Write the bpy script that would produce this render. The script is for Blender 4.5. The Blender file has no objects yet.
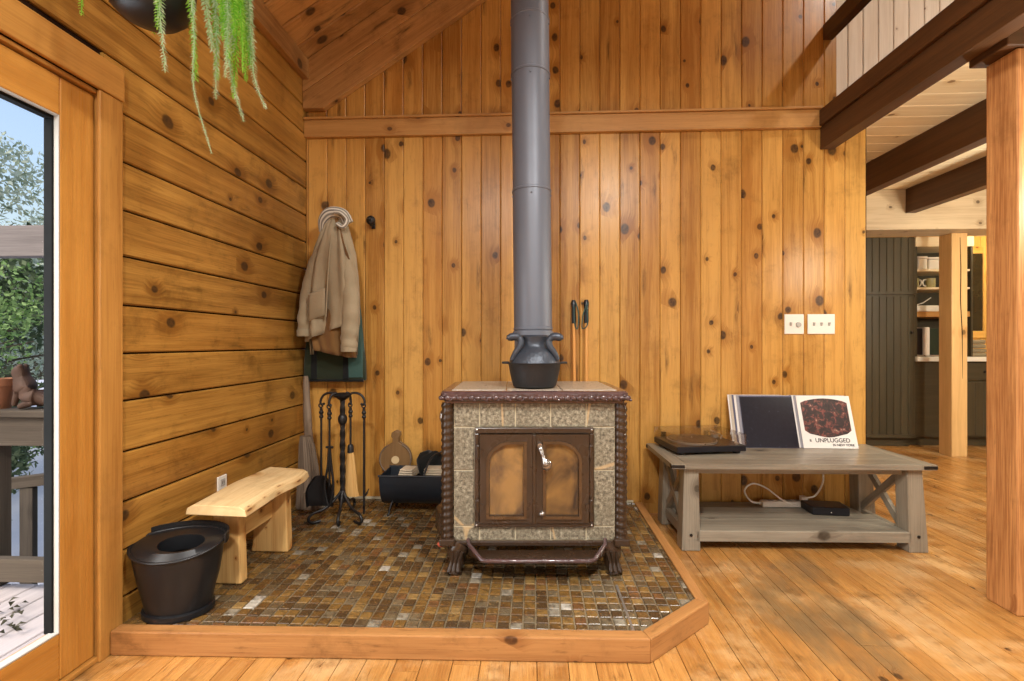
import bpy, math, random
from mathutils import Vector, Matrix, noise
random.seed(7)
R = random.random
U = random.uniform
PI = math.pi
sc = bpy.context.scene
COL = sc.collection
V = Vector

# ------------------------------------------------------------------ mesh builder
class MB:
    def __init__(s):
        s.v = []; s.f = []; s.uv = []; s.r = []; s.m = []
        s.X = Matrix.Identity(4)
    def vert(s, p):
        s.v.append(s.X @ V(p)); return len(s.v) - 1
    def face(s, idx, uvs=None, r=(0.5, 0.5), m=0):
        s.f.append(idx); s.uv.append(uvs or [(0, 0)] * len(idx)); s.r.append(r); s.m.append(m)
    def poly(s, pts, uvs=None, r=(.5, .5), m=0):
        s.face([s.vert(p) for p in pts], uvs, r, m)
    def plank(s, p0, p1, w, n, width, thick=.02, ch=.003, r=None, m=0):
        """a board whose face centre line runs p0->p1, across direction w, outward normal n"""
        p0, p1, w, n = V(p0), V(p1), V(w).normalized(), V(n).normalized()
        r = r or (R(), R()); ou, ov = r[0] * 71, r[1] * 53
        L = (p1 - p0).length; h = width / 2; c = min(ch, h * .5)
        prof = [(-h, -thick), (-h, -c), (-h + c, 0), (h - c, 0), (h, -c), (h, -thick)]
        a = [s.vert(p0 + w * q[0] + n * q[1]) for q in prof]
        b = [s.vert(p1 + w * q[0] + n * q[1]) for q in prof]
        k = len(prof)
        flip = (p1 - p0).cross(w).dot(n) < 0
        for i in range(k):
            j = (i + 1) % k
            q = [a[i], b[i], b[j], a[j]]
            vi, vj = prof[i][0] + prof[i][1], prof[j][0] + prof[j][1]
            uv = [(ou, ov + vi), (ou + L, ov + vi), (ou + L, ov + vj), (ou, ov + vj)]
            if not flip: q.reverse(); uv.reverse()
            s.face(q, uv, r, m)
        e = [(ou + p[1] * .3, ov + p[0]) for p in prof]
        fa, fb = list(a), list(b)
        if flip: s.face(fa[::-1], e[::-1], r, m); s.face(fb, e, r, m)
        else: s.face(fa, e, r, m); s.face(fb[::-1], e[::-1], r, m)
    def box(s, x0, x1, y0, y1, z0, z1, g='x', r=None, m=0):
        r = r or (R(), R()); ou, ov = r[0] * 71, r[1] * 53
        P = [(x0, y0, z0), (x1, y0, z0), (x1, y1, z0), (x0, y1, z0), (x0, y0, z1), (x1, y0, z1), (x1, y1, z1), (x0, y1, z1)]
        ids = [s.vert(p) for p in P]
        gi = 'xyz'.index(g)
        for q, ax in (((0, 3, 2, 1), 2), ((4, 5, 6, 7), 2), ((0, 1, 5, 4), 1), ((2, 3, 7, 6), 1), ((1, 2, 6, 5), 0), ((3, 0, 4, 7), 0)):
            if ax == gi:
                o = [i for i in range(3) if i != ax]; uv = [(ou + P[k][o[0]] * .3, ov + P[k][o[1]]) for k in q]
            else:
                o = 3 - ax - gi; uv = [(ou + P[k][gi], ov + P[k][o] + .13 * ax) for k in q]
            s.face([ids[k] for k in q], uv, r, m)
    def prism(s, pts, d, g=None, r=None, m=0):
        """closed polygon pts (3D, ordered) extruded along d"""
        r = r or (R(), R()); d = V(d); pts = [V(p) for p in pts]
        nrm = V((0, 0, 0))
        for i in range(len(pts)): nrm += pts[i].cross(pts[(i + 1) % len(pts)])
        if nrm.dot(d) > 0: pts.reverse()
        g = V(g).normalized() if g else (pts[1] - pts[0]).normalized()
        nn = d.normalized(); h = nn.cross(g)
        if h.length < .1: h = V((0, 0, 1)).cross(g) if abs(g.z) < .9 else V((1, 0, 0))
        h.normalize(); ou, ov = r[0] * 71, r[1] * 53
        def uv(p): return (ou + p.dot(g), ov + p.dot(h) + p.dot(nn))
        a = [s.vert(p) for p in pts]; b = [s.vert(p + d) for p in pts]
        ua = [uv(p) for p in pts]; ub = [uv(p + d) for p in pts]
        s.face(list(a), ua, r, m); s.face(b[::-1], ub[::-1], r, m)
        for i in range(len(a)):
            j = (i + 1) % len(a)
            s.face([a[j], a[i], b[i], b[j]], [ua[j], ua[i], ub[i], ub[j]], r, m)
    def loft(s, rings, caps=True, closed=True, r=None, m=0, vs=1.0):
        r = r or (R(), R()); ou, ov = r[0] * 71, r[1] * 53
        ids = [[s.vert(p) for p in ring] for ring in rings]
        n = len(rings[0]); u = 0.0
        for k in range(len(rings) - 1):
            du = (V(rings[k + 1][0]) - V(rings[k][0])).length + 1e-4
            for i in range(n if closed else n - 1):
                j = (i + 1) % n
                s.face([ids[k][i], ids[k][j], ids[k + 1][j], ids[k + 1][i]],
                       [(ou + u, ov + i / n * vs), (ou + u, ov + (i + 1) / n * vs), (ou + u + du, ov + (i + 1) / n * vs), (ou + u + du, ov + i / n * vs)], r, m)
            u += du
        if caps and closed:
            s.face(ids[0][::-1], [(ou + V(p).x * .3, ov + V(p).y) for p in rings[0]][::-1], r, m)
            s.face(ids[-1], [(ou + V(p).x * .3, ov + V(p).y) for p in rings[-1]], r, m)
    def tube(s, pts, rad, n=10, caps=True, r=None, m=0, flat=1.0):
        pts = [V(p) for p in pts]
        if not isinstance(rad, (list, tuple)): rad = [rad] * len(pts)
        t0 = (pts[1] - pts[0]).normalized()
        ref = V((0, 0, 1)) if abs(t0.z) < .9 else V((1, 0, 0))
        a = t0.cross(ref).normalized(); rings = []
        for i, p in enumerate(pts):
            t = (pts[min(i + 1, len(pts) - 1)] - pts[max(i - 1, 0)]).normalized()
            a = (a - t * a.dot(t)).normalized(); b = t.cross(a)
            rings.append([p + (a * math.cos(2 * PI * k / n) + b * math.sin(2 * PI * k / n) * flat) * rad[i] for k in range(n)])
        s.loft(rings, caps, True, r, m, vs=2 * PI * max(rad))
    def lathe(s, prof, n=32, c=(0, 0, 0), r=None, m=0, sx=1, sy=1, caps=True):
        c = V(c)
        s.loft([[c + V((q[0] * math.cos(2 * PI * k / n) * sx, q[0] * math.sin(2 * PI * k / n) * sy, q[1])) for k in range(n)] for q in prof], caps, True, r, m, vs=2 * PI * max(q[0] for q in prof))
    def ball(s, c, rx, ry=None, rz=None, n=16, k=10, r=None, m=0):
        ry = ry or rx; rz = rz or rx; c = V(c)
        s.loft([[c + V((rx * math.sin(PI * j / k) * math.cos(2 * PI * i / n), ry * math.sin(PI * j / k) * math.sin(2 * PI * i / n), -rz * math.cos(PI * j / k))) for i in range(n)]
                for j in [.12] + list(range(1, k)) + [k - .12]], True, True, r, m)
    def build(s, name, mats, parent=None, smooth=None, bevel=0, seg=2, loc=None, rz=0):
        me = bpy.data.meshes.new(name)
        me.from_pydata([tuple(p) for p in s.v], [], s.f)
        me.uv_layers.new(name='UVMap'); me.color_attributes.new('rnd', 'FLOAT_COLOR', 'CORNER'); uvl = me.uv_layers['UVMap']; at = me.color_attributes['rnd']
        fu = []; fc = []
        for uv, r in zip(s.uv, s.r):
            for a in uv: fu += [a[0], a[1]]; fc += [r[0], r[1], (r[0] * 7.3 + r[1] * 3.1) % 1, 1]
        uvl.data.foreach_set('uv', fu); at.data.foreach_set('color', fc)
        for mm in (mats if isinstance(mats, (list, tuple)) else [mats]): me.materials.append(mm)
        me.polygons.foreach_set('material_index', s.m)
        if smooth is not None:
            me.shade_smooth(); me.set_sharp_from_angle(angle=math.radians(smooth))
        me.update()
        o = bpy.data.objects.new(name, me); COL.objects.link(o)
        if loc: o.location = loc
        o.rotation_euler.z = rz
        if parent: o.parent = parent
        if bevel:
            b = o.modifiers.new('bevel', 'BEVEL'); b.width = bevel; b.segments = seg; b.limit_method = 'ANGLE'; b.angle_limit = math.radians(40)
        return o

def tag(o, label, cat, group=None):
    o['label'] = label; o['category'] = cat
    if group: o['group'] = group
    return o
def thing(name, label, cat, loc=(0, 0, 0), rz=0, group=None):
    o = bpy.data.objects.new(name, None); COL.objects.link(o); o.empty_display_size = .1
    o.location = loc; o.rotation_euler.z = rz
    return tag(o, label, cat, group)
def struct(o, label=None, cat=None):
    o['kind'] = 'structure'
    if label: o['label'] = label; o['category'] = cat
    return o
def bez(pts, n=6):
    """Catmull-Rom through points"""
    P = [V(p) for p in pts]; P = [P[0] * 2 - P[1]] + P + [P[-1] * 2 - P[-2]]; out = []
    for i in range(1, len(P) - 2):
        for k in range(n):
            t = k / n; a, b, c, d = P[i - 1:i + 3]
            out.append(.5 * ((2 * b) + (c - a) * t + (2 * a - 5 * b + 4 * c - d) * t * t + (3 * b - a - 3 * c + d) * t ** 3))
    out.append(P[-2]); return out

# ------------------------------------------------------------------ materials
class NT:
    def __init__(s, name):
        s.mat = bpy.data.materials.new(name); s.mat.use_nodes = True
        s.t = s.mat.node_tree; s.t.nodes.clear()
        s.out = s.t.nodes.new('ShaderNodeOutputMaterial')
    def n(s, typ, props=None, **inp):
        nd = s.t.nodes.new('ShaderNode' + typ)
        for k, v in (props or {}).items(): setattr(nd, k, v)
        for k, v in inp.items():
            k = k.replace('_', ' ')
            sock = nd.inputs[int(k[1:])] if k[0] == 'i' and k[1:].isdigit() else nd.inputs[k]
            if isinstance(v, bpy.types.NodeSocket): s.t.links.new(v, sock)
            else: sock.default_value = v
        return nd
    def math(s, op, a, b=0.0, c=0.0, clamp=False):
        return s.n('Math', dict(operation=op, use_clamp=clamp), i0=a, i1=b, i2=c).outputs[0]
    def mix(s, f, a, b, mode='MIX'):
        nd = s.t.nodes.new('ShaderNodeMix'); nd.data_type = 'RGBA'; nd.blend_type = mode
        for sock, v in ((nd.inputs[0], f), (nd.inputs[6], a), (nd.inputs[7], b)):
            if isinstance(v, bpy.types.NodeSocket): s.t.links.new(v, sock)
            else: sock.default_value = v
        return nd.outputs[2]
    def ramp(s, f, stops, interp='LINEAR'):
        nd = s.n('ValToRGB', None, Fac=f); cr = nd.color_ramp; cr.interpolation = interp
        while len(cr.elements) < len(stops): cr.elements.new(.5)
        for e, (p, c) in zip(cr.elements, stops): e.position = p; e.color = c if len(c) == 4 else (*c, 1)
        return nd.outputs[0]
    def rng(s, x, a, b, c=0., d=1., smooth=True):
        nd = s.n('MapRange', dict(interpolation_type='SMOOTHSTEP' if smooth else 'LINEAR'), Value=x, From_Min=a, From_Max=b, To_Min=c, To_Max=d)
        return nd.outputs[0]
    def xyz(s, x, y, z=0.):
        return s.n('CombineXYZ', None, X=x, Y=y, Z=z).outputs[0]
    def noise(s, vec, scale=1, detail=3, rough=.5, dist=0):
        return s.n('TexNoise', None, Vector=vec, Scale=scale, Detail=detail, Roughness=rough, Distortion=dist).outputs[0]
    def done(s, **kw):
        b = s.n('BsdfPrincipled', None, **kw); s.t.links.new(b.outputs[0], s.out.inputs[0]); return s.mat
    def bump(s, h, strength=.2, dist=.01):
        return s.n('Bump', None, Height=h, Strength=strength, Distance=dist).outputs[0]
def srgb(r, g, b):
    f = lambda c: ((c / 255) / 12.92 if c / 255 <= .04045 else ((c / 255 + .055) / 1.055) ** 2.4)
    return (f(r), f(g), f(b), 1)

def wood(name, light, dark, knot=None, knots=.22, kscale=6.5, ksize=.16, grain=.8, var=.5, rough=.42, spec=.35, wear=None, wearamt=0., wearloc=(0, 0, 0), dirt=.0, streak=.0, bump=.15, fine=.4):
    N = NT(name)
    uv = N.n('UVMap', dict(uv_map='UVMap')).outputs[0]
    sp = N.n('SeparateXYZ', None, Vector=uv); u, v = sp.outputs[0], sp.outputs[1]
    ra = N.n('Attribute', dict(attribute_name='rnd')).outputs[0]
    rs = N.n('SeparateColor', None, Color=ra); r1, r2, r3 = rs.outputs
    w = N.math('MULTIPLY', r1, 41.)
    # knots
    wob = N.noise(N.xyz(u, v, w), 9, 2)
    ku = N.math('ADD', u, N.math('MULTIPLY', wob, .03)); 
    vor = N.n('TexVoronoi', dict(voronoi_dimensions='2D', feature='F1'), Vector=N.xyz(N.math('MULTIPLY', ku, .8), v), Scale=kscale, Randomness=.9)
    d = vor.outputs['Distance']; cs = N.n('SeparateColor', None, Color=vor.outputs['Color'])
    has = N.math('LESS_THAN', cs.outputs[0], knots)
    size = N.math('MULTIPLY_ADD', cs.outputs[1], ksize, ksize * .35)
    q = N.math('DIVIDE', d, size)
    kmask = N.math('MULTIPLY', N.rng(q, 1.0, .6), has)
    halo = N.math('MULTIPLY', N.rng(q, 3.2, .9), has)
    # grain bends round the knots
    v2 = N.math('ADD', v, N.math('MULTIPLY', halo, .022))
    g1 = N.noise(N.xyz(N.math('MULTIPLY', u, 1.1), N.math('MULTIPLY', v2, 26), w), 1, 4, .55, .4)
    g2 = N.noise(N.xyz(N.math('MULTIPLY', u, 5.), N.math('MULTIPLY', v2, 190), w), 1, 3, .6)
    bl = N.noise(N.xyz(N.math('MULTIPLY', u, 1.6), N.math('MULTIPLY', v, 5.), w), 1, 3)
    gr = N.math('ADD', N.math('MULTIPLY', N.rng(g1, .3, .72), grain * .55), N.math('MULTIPLY', N.rng(g2, .35, .75), grain * fine))
    gr = N.math('ADD', gr, N.math('MULTIPLY', halo, .5))
    gr = N.math('ADD', gr, N.math('MULTIPLY', N.math('SUBTRACT', bl, .5), .8))
    gr = N.math('ADD', gr, N.math('MULTIPLY', N.math('SUBTRACT', r2, .5), var), clamp=True)
    col = N.mix(gr, light, dark)
    col = N.mix(N.math('MULTIPLY', r3, var * .35), col, tuple(c * k for c, k in zip(light, (1.05, .82, .6))) [:3] + (1,))
    if wear:
        wn = N.noise(N.n('Mapping', None, Vector=N.n('TexCoord').outputs['Object'], Location=wearloc, Scale=(1.5, .8, 1)).outputs[0], 1.5, 6, .68)
        gp = N.n('NewGeometry').outputs['Position']; dd = N.n('VectorMath', dict(operation='DISTANCE'), i0=N.n('Mapping', None, Vector=gp, Scale=(1.2, .8, 1)).outputs[0], i1=(1.30, 1.62, 0)).outputs['Value']
        wn2 = N.math('ADD', N.math('MULTIPLY', wn, .8), N.rng(dd, .75, .05, -.06, .16))
        col = N.mix(N.math('MULTIPLY', N.rng(N.noise(gp, 2.3, 6, .7), .48, .66), .55), col, srgb(206, 172, 124))
        col = N.mix(N.math('MULTIPLY', N.rng(wn2, .42, .62), wearamt), col, wear)
    if dirt:
        ob = N.n('TexCoord').outputs['Object']
        d1 = N.noise(ob, 4.5, 8, .72); d2 = N.noise(N.xyz(N.math('MULTIPLY', u, 9), N.math('MULTIPLY', v2, 60), w), 1, 5, .7)
        dm = N.math('ADD', N.math('MULTIPLY', N.rng(d1, .5, .74), dirt), N.math('MULTIPLY', N.rng(d2, .56, .72), dirt * .8), clamp=True)
        col = N.mix(dm, col, tuple(c * .42 for c in dark[:3]) + (1,))
    if streak:
        v3 = N.n('TexVoronoi', dict(voronoi_dimensions='2D', feature='F1'), Vector=N.xyz(N.math('MULTIPLY', ku, .16), N.math('ADD', v, N.math('MULTIPLY', wob, .03))), Scale=9., Randomness=1.)
        c3 = N.n('SeparateColor', None, Color=v3.outputs['Color']); 
        sm = N.math('MULTIPLY', N.rng(v3.outputs['Distance'], .2, .02), N.math('LESS_THAN', c3.outputs[0], .3))
        col = N.mix(N.math('MULTIPLY', sm, N.math('MULTIPLY', N.rng(d2 if dirt else g2, .3, .65), streak)), col, tuple(c * .4 for c in dark[:3]) + (1,))
    kc = knot or tuple(c * .22 for c in dark[:3]) + (1,)
    kin = N.noise(N.xyz(u, v, w), 60, 3)
    col = N.mix(N.math('MULTIPLY', kmask, N.math('MULTIPLY_ADD', kin, .6, .5), clamp=True), col, kc)
    h = N.math('ADD', N.math('MULTIPLY', g2, .5), N.math('MULTIPLY', g1, .5))
    return N.done(Base_Color=col, Roughness=N.math('MULTIPLY_ADD', g2, .15, rough - .07), Specular_IOR_Level=spec, Normal=N.bump(h, bump, .004))

def plain(name, col, rough=.5, metal=0., spec=.5, var=.15, nscale=12, bumpamt=.0, bscale=80, coat=0., trans=0., alpha=1.):
    N = NT(name)
    tc = N.n('TexCoord').outputs['Object']
    nz = N.noise(tc, nscale, 4, .6)
    c2 = tuple(max(0, c * (1 - var * 2)) for c in col[:3]) + (1,); c1 = tuple(min(1, c * (1 + var)) for c in col[:3]) + (1,)
    kw = dict(Base_Color=N.mix(nz, c1, c2), Roughness=N.math('MULTIPLY_ADD', nz, .2, rough - .1), Metallic=metal, Specular_IOR_Level=spec, Coat_Weight=coat)
    if bumpamt: kw['Normal'] = N.bump(N.noise(tc, bscale, 3), bumpamt, .004)
    if trans: kw['Transmission_Weight'] = trans
    return N.done(**kw)

def pane_mat(name, tint=(1, 1, 1, 1), refl=.06, rough=.02):
    N = NT(name)
    fr = N.n('Fresnel', None, IOR=N.math('MULTIPLY_ADD', N.n('NewGeometry').outputs['Backfacing'], 1 / 1.45 - 1.45, 1.45)).outputs[0]
    t = N.n('BsdfTransparent', None, Color=tint).outputs[0]; g = N.n('BsdfGlossy', None, Roughness=rough).outputs[0]
    m = N.n('MixShader', None, Fac=N.math('MULTIPLY_ADD', fr, .5, refl - .02, clamp=True), i1=t, i2=g).outputs[0]
    N.t.links.new(m, N.out.inputs[0]); return N.mat

M = {}
M['pine'] = wood('honey pine', srgb(204, 156, 82), srgb(148, 98, 38), srgb(36, 20, 10), knots=.38, kscale=6.2, var=.75, ksize=.155, rough=.32, grain=1.0, dirt=.4, streak=.85)
M['pine_left'] = wood('amber pine', srgb(180, 134, 64), srgb(118, 78, 30), srgb(40, 28, 20), knots=.24, kscale=5, ksize=.12, var=.55, rough=.3, grain=1.0, dirt=.55, streak=.7)
M['pine_ceiling'] = wood('ceiling pine', srgb(196, 148, 90), srgb(132, 92, 50), srgb(42, 26, 14), knots=.34, kscale=5.5, ksize=.15, var=.7, dirt=.5, streak=.8)
M['door'] = wood('door fir', srgb(190, 134, 62), srgb(152, 96, 36), knots=.0, grain=.85, var=.25, rough=.28, dirt=.15)
M['casing'] = wood('casing pine', srgb(190, 138, 70), srgb(150, 100, 44), knots=.06, grain=.85, var=.3, rough=.32, dirt=.3)
M['floor'] = wood('floor pine', srgb(188, 138, 76), srgb(144, 96, 46), srgb(46, 28, 16), knots=.12, ksize=.09, var=.5, rough=.28, grain=1.0, wear=srgb(112, 92, 64), wearamt=.85, wearloc=(.35, .2, 0), spec=.45, dirt=.8, streak=.5, fine=.6)
M['trim'] = wood('trim pine', srgb(194, 146, 84), srgb(160, 110, 56), srgb(70, 42, 22), knots=.15, var=.2, dirt=.3)
M['beam'] = wood('dark beam', srgb(88, 58, 32), srgb(54, 34, 19), knots=.1, var=.35, rough=.5)
M['palewood'] = wood('pale planks', srgb(240, 228, 196), srgb(216, 196, 156), srgb(120, 90, 60), knots=.16, ksize=.09, var=.35)
M['greybeam'] = wood('grey beam', srgb(196, 176, 144), srgb(150, 128, 98), srgb(76, 56, 40), knots=.3, ksize=.1, var=.3)
M['loftpine'] = wood('loft pine', srgb(230, 212, 190), srgb(206, 182, 156), srgb(120, 86, 66), knots=.25, ksize=.09, var=.3)
M['post'] = wood('fir post', srgb(206, 150, 92), srgb(158, 104, 58), srgb(90, 50, 26), knots=.05, grain=1.1, var=.3, fine=.8, rough=.55, dirt=.4)
M['postpale'] = wood('pale post', srgb(220, 182, 124), srgb(186, 142, 84), knots=.08, grain=.8, var=.2)
M['curb'] = wood('hearth curb', srgb(178, 128, 76), srgb(136, 88, 46), srgb(60, 34, 18), knots=.18, ksize=.12, var=.25, dirt=.6)
M['grey'] = wood('grey washed wood', srgb(152, 143, 126), srgb(106, 97, 84), srgb(60, 52, 42), knots=.04, var=.25, grain=.95, rough=.3, dirt=.25)
M['bench'] = wood('raw bench pine', srgb(226, 202, 154), srgb(184, 144, 92), srgb(110, 66, 34), knots=.35, kscale=9, ksize=.13, var=.2, rough=.6, dirt=.35)
M['benchleg'] = wood('raw slab', srgb(226, 188, 122), srgb(178, 122, 62), srgb(96, 56, 26), knots=.5, kscale=12, ksize=.12, var=.2, rough=.6)
M['cab'] = wood('olive stained boards', srgb(76, 68, 50), srgb(48, 44, 32), knots=.0, var=.3, grain=.6, rough=.4)
M['yellow'] = wood('yellow pine', srgb(226, 178, 96), srgb(198, 144, 62), srgb(120, 66, 24), knots=.12, var=.4)
M['deck'] = wood('weathered deck', srgb(206, 200, 202), srgb(166, 162, 166), knots=.05, var=.3, rough=.8, spec=.2)
M['arbor'] = wood('grey arbor timber', srgb(140, 134, 132), srgb(104, 98, 98), knots=.05, var=.2, rough=.85, spec=.15)
M['rail'] = wood('weathered rail', srgb(98, 90, 80), srgb(66, 60, 54), knots=.06, var=.25, rough=.85, spec=.15)
M['weather'] = wood('weathered broom', srgb(134, 116, 98), srgb(78, 64, 52), knots=.05, grain=1.1, var=.3, rough=.8)
M['polewood'] = wood('pole wood', srgb(226, 166, 92), srgb(198, 130, 62), knots=0, var=.2)
M['bellows'] = wood('bellows wood', srgb(128, 98, 62), srgb(92, 66, 40), knots=0, var=.2)
M['dark'] = plain('dark gap', srgb(40, 24, 14), .9, spec=.1)
M['iron'] = plain('cast iron', srgb(38, 38, 40), .5, metal=.3, bumpamt=.25, bscale=140)
M['wrought'] = plain('wrought iron', srgb(44, 42, 42), .42, metal=.5, bumpamt=.25, bscale=60)
M['pipe'] = plain('stove pipe paint', srgb(100, 104, 114), .46, metal=.25, var=.08, nscale=3)
M['pot'] = plain('pot iron', srgb(62, 68, 78), .42, metal=.4, bumpamt=.6, bscale=70)
M['enamel'] = plain('brown enamel', srgb(60, 43, 30), .28, spec=.5, var=.35, nscale=9, coat=.15)
M['enamel_top'] = plain('plum brown enamel', srgb(82, 60, 60), .24, spec=.6, var=.4, nscale=25, coat=.5, bumpamt=.8, bscale=45)
M['rimmetal'] = plain('worn enamel rim', srgb(98, 74, 50), .3, metal=.4, var=.4, nscale=20)
M['chrome'] = plain('worn chrome', srgb(176, 170, 164), .25, metal=.9)
M['hod'] = plain('black painted steel', srgb(25, 26, 29), .36, metal=.2, var=.1)
M['basin'] = plain('blue black enamel', srgb(26, 33, 42), .4, var=.2)
M['white'] = plain('white plastic', srgb(232, 226, 214), .4, var=.03)
M['whitecer'] = plain('white ceramic', srgb(232, 228, 214), .25, var=.05)
M['blackplastic'] = plain('black plastic', srgb(22, 22, 28), .35, var=.1)
M['gasket'] = plain('white gasket', srgb(176, 172, 164), .5, var=.05)
M['blackframe'] = plain('black sash', srgb(14, 15, 15), .7, spec=.15)
M['terracotta'] = plain('terracotta', srgb(168, 118, 88), .85)
M['bronze'] = plain('brown figurine', srgb(84, 60, 46), .7, var=.3)
M['paper'] = plain('newsprint', srgb(196, 184, 162), .9, var=.15, nscale=30)
M['straw'] = wood('straw', srgb(220, 184, 120), srgb(176, 132, 74), knots=0, grain=1.2, rough=.8)
M['cushion'] = plain('pale wood disc', srgb(216, 190, 146), .6)
M['pane'] = pane_mat('window pane', (1, 1, 1, 1), .0)
M['acrylic'] = pane_mat('clear acrylic', (.95, .94, .93, 1), .08, .04)
M['soil'] = plain('potting soil', srgb(50, 38, 28), .95)
M['bracket'] = plain('black bracket', srgb(36, 30, 26), .45, metal=.3)
M['pavement'] = plain('pale pavement', srgb(184, 188, 200), .9, var=.06, nscale=2)
M['bark'] = plain('bark', srgb(92, 80, 66), .9, var=.3)
M['coralleaf'] = plain('coral blossoms', srgb(210, 130, 110), .8)
M['redknob'] = plain('red rubber grip', srgb(196, 88, 62), .5)

def mk_cloth(name, c1, c2, ws=900, spec=.1):
    N = NT(name); tc = N.n('TexCoord').outputs['Object']
    n1 = N.noise(tc, 7, 4, .6); n2 = N.noise(tc, ws * .3, 2)
    col = N.mix(N.math('ADD', N.math('MULTIPLY', n1, .7), N.math('MULTIPLY', n2, .3)), c1, c2)
    return N.done(Base_Color=col, Roughness=.9, Specular_IOR_Level=spec, Sheen_Weight=.15, Normal=N.bump(N.math('ADD', N.math('MULTIPLY', n2, .3), N.noise(tc, 30, 3)), .35, .006))
M['khaki'] = mk_cloth('khaki canvas', srgb(178, 163, 136), srgb(134, 120, 96))
M['lining'] = mk_cloth('brown lining', srgb(140, 106, 66), srgb(108, 78, 46))
M['green'] = mk_cloth('green canvas', srgb(58, 66, 50), srgb(40, 48, 38))
M['teal'] = mk_cloth('teal canvas', srgb(70, 98, 92), srgb(50, 74, 70))
M['strap'] = mk_cloth('black webbing', srgb(34, 36, 36), srgb(24, 25, 26))
M['towel'] = mk_cloth('folded towels', srgb(160, 146, 118), srgb(116, 104, 82))
def mk_knit():
    N = NT('striped knit'); uv = N.n('UVMap', dict(uv_map='UVMap')).outputs[0]
    sp = N.n('SeparateXYZ', None, Vector=uv)
    st = N.n('TexWave', dict(wave_type='BANDS', bands_direction='Y'), Vector=uv, Scale=9., Distortion=.6).outputs[1]
    return N.done(Base_Color=N.ramp(st, [(0, srgb(120, 116, 108)), (.35, srgb(208, 202, 188)), (.7, srgb(224, 218, 206)), (1, srgb(90, 88, 84))]), Roughness=.95, Normal=N.bump(N.noise(uv, 160, 2), .4, .004))
M['knit'] = mk_knit()
def mk_stone():
    N = NT('speckled soapstone'); tc = N.n('TexCoord').outputs['Object']
    a = N.noise(tc, 70, 5, .75); b = N.noise(tc, 11, 3); 
    ra = N.n('SeparateColor', None, Color=N.n('Attribute', dict(attribute_name='rnd')).outputs[0]).outputs[0]
    col = N.ramp(a, [(.35, srgb(46, 40, 32)), (.46, srgb(108, 100, 82)), (.55, srgb(144, 136, 116)), (.7, srgb(194, 188, 166))])
    col = N.mix(N.rng(b, .4, .65, 0, .4), col, srgb(104, 96, 78))
    col = N.mix(N.math('MULTIPLY', ra, .25), col, srgb(92, 84, 74))
    vn = N.n('TexVoronoi', dict(feature='DISTANCE_TO_EDGE'), Vector=N.n('Mapping', None, Vector=tc, Rotation=(0, .6, .3), Scale=(1.5, 1.5, .8)).outputs[0], Scale=1.3).outputs[0]
    col = N.mix(N.rng(vn, .012, .002, 0, .6), col, srgb(196, 164, 118))
    return N.done(Base_Color=col, Roughness=.5, Normal=N.bump(a, .2, .003))
M['stone'] = mk_stone()
M['topstone'] = plain('grey beige top stone', srgb(168, 154, 136), .3, var=.25, nscale=60)
M['grout'] = plain('pale grout', srgb(190, 178, 150), .8)
M['hearthgrout'] = plain('hearth grout', srgb(126, 110, 84), .85, var=.25, nscale=5)
def mk_tile():
    N = NT('mosaic glaze'); tc = N.n('TexCoord').outputs['Object']
    rs = N.n('SeparateColor', None, Color=N.n('Attribute', dict(attribute_name='rnd')).outputs[0])
    base = N.ramp(rs.outputs[0], [(0, srgb(76, 56, 34)), (.16, srgb(98, 70, 36)), (.32, srgb(116, 86, 44)), (.46, srgb(90, 74, 52)), (.58, srgb(124, 94, 50)), (.70, srgb(104, 90, 68)), (.80, srgb(136, 108, 64)), (.88, srgb(108, 74, 44)), (.95, srgb(138, 130, 114)), (.985, srgb(178, 172, 160))], 'CONSTANT')
    n1 = N.noise(tc, 55, 4, .65)
    col = N.mix(N.rng(n1, .42, .7, 0, .75), base, srgb(58, 42, 26))
    col = N.mix(N.rng(N.noise(tc, 90, 3), .6, .75, 0, .5), col, srgb(176, 140, 84))
    return N.done(Base_Color=col, Roughness=N.math('MULTIPLY_ADD', n1, .3, .12), Specular_IOR_Level=.5, Normal=N.bump(n1, .15, .004))
M['tile'] = mk_tile()
def mk_soot_reflect():
    N = NT('sooty stove glass'); tc = N.n('TexCoord').outputs['Object']
    a = N.noise(N.n('Mapping', None, Vector=tc, Scale=(2., 2., 1.)).outputs[0], 4, 4, .55, .6)
    col = N.ramp(a, [(.36, srgb(44, 34, 30)), (.48, srgb(100, 74, 46)), (.62, srgb(140, 104, 58))])  # dark soot patches; the tan stops paint in the room's orange reflection
    return N.done(Base_Color=col, Roughness=.14, Specular_IOR_Level=.5, Coat_Weight=.2)
M['soot'] = mk_soot_reflect()
def mk_navy():
    N = NT('dark record sleeve'); tc = N.n('TexCoord').outputs['Object']
    a = N.noise(tc, 40, 5, .7)
    return N.done(Base_Color=N.ramp(a, [(.3, srgb(20, 20, 30)), (.62, srgb(30, 30, 40)), (.75, srgb(74, 74, 92))]), Roughness=.3)
M['navy'] = mk_navy()
def mk_art():
    N = NT('printed stage picture'); tc = N.n('TexCoord').outputs['Object']
    a = N.noise(tc, 26, 5, .7, .8); b = N.noise(N.n('Mapping', None, Vector=tc, Location=(3, 1, 2)).outputs[0], 34, 4, .6)
    col = N.ramp(a, [(.36, srgb(40, 32, 32)), (.52, srgb(62, 46, 44)), (.58, srgb(138, 70, 62)), (.61, srgb(84, 70, 60)), (.68, srgb(206, 160, 140))])
    col = N.mix(N.rng(b, .56, .66, 0, .7), col, srgb(52, 52, 40))
    return N.done(Base_Color=col, Roughness=.4)
M['art'] = mk_art()
M['sleeve'] = plain('white card sleeve', srgb(226, 220, 214), .5, var=.02)
M['sleeve_g'] = plain('grey card sleeve', srgb(150, 148, 156), .5, var=.1)
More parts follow.
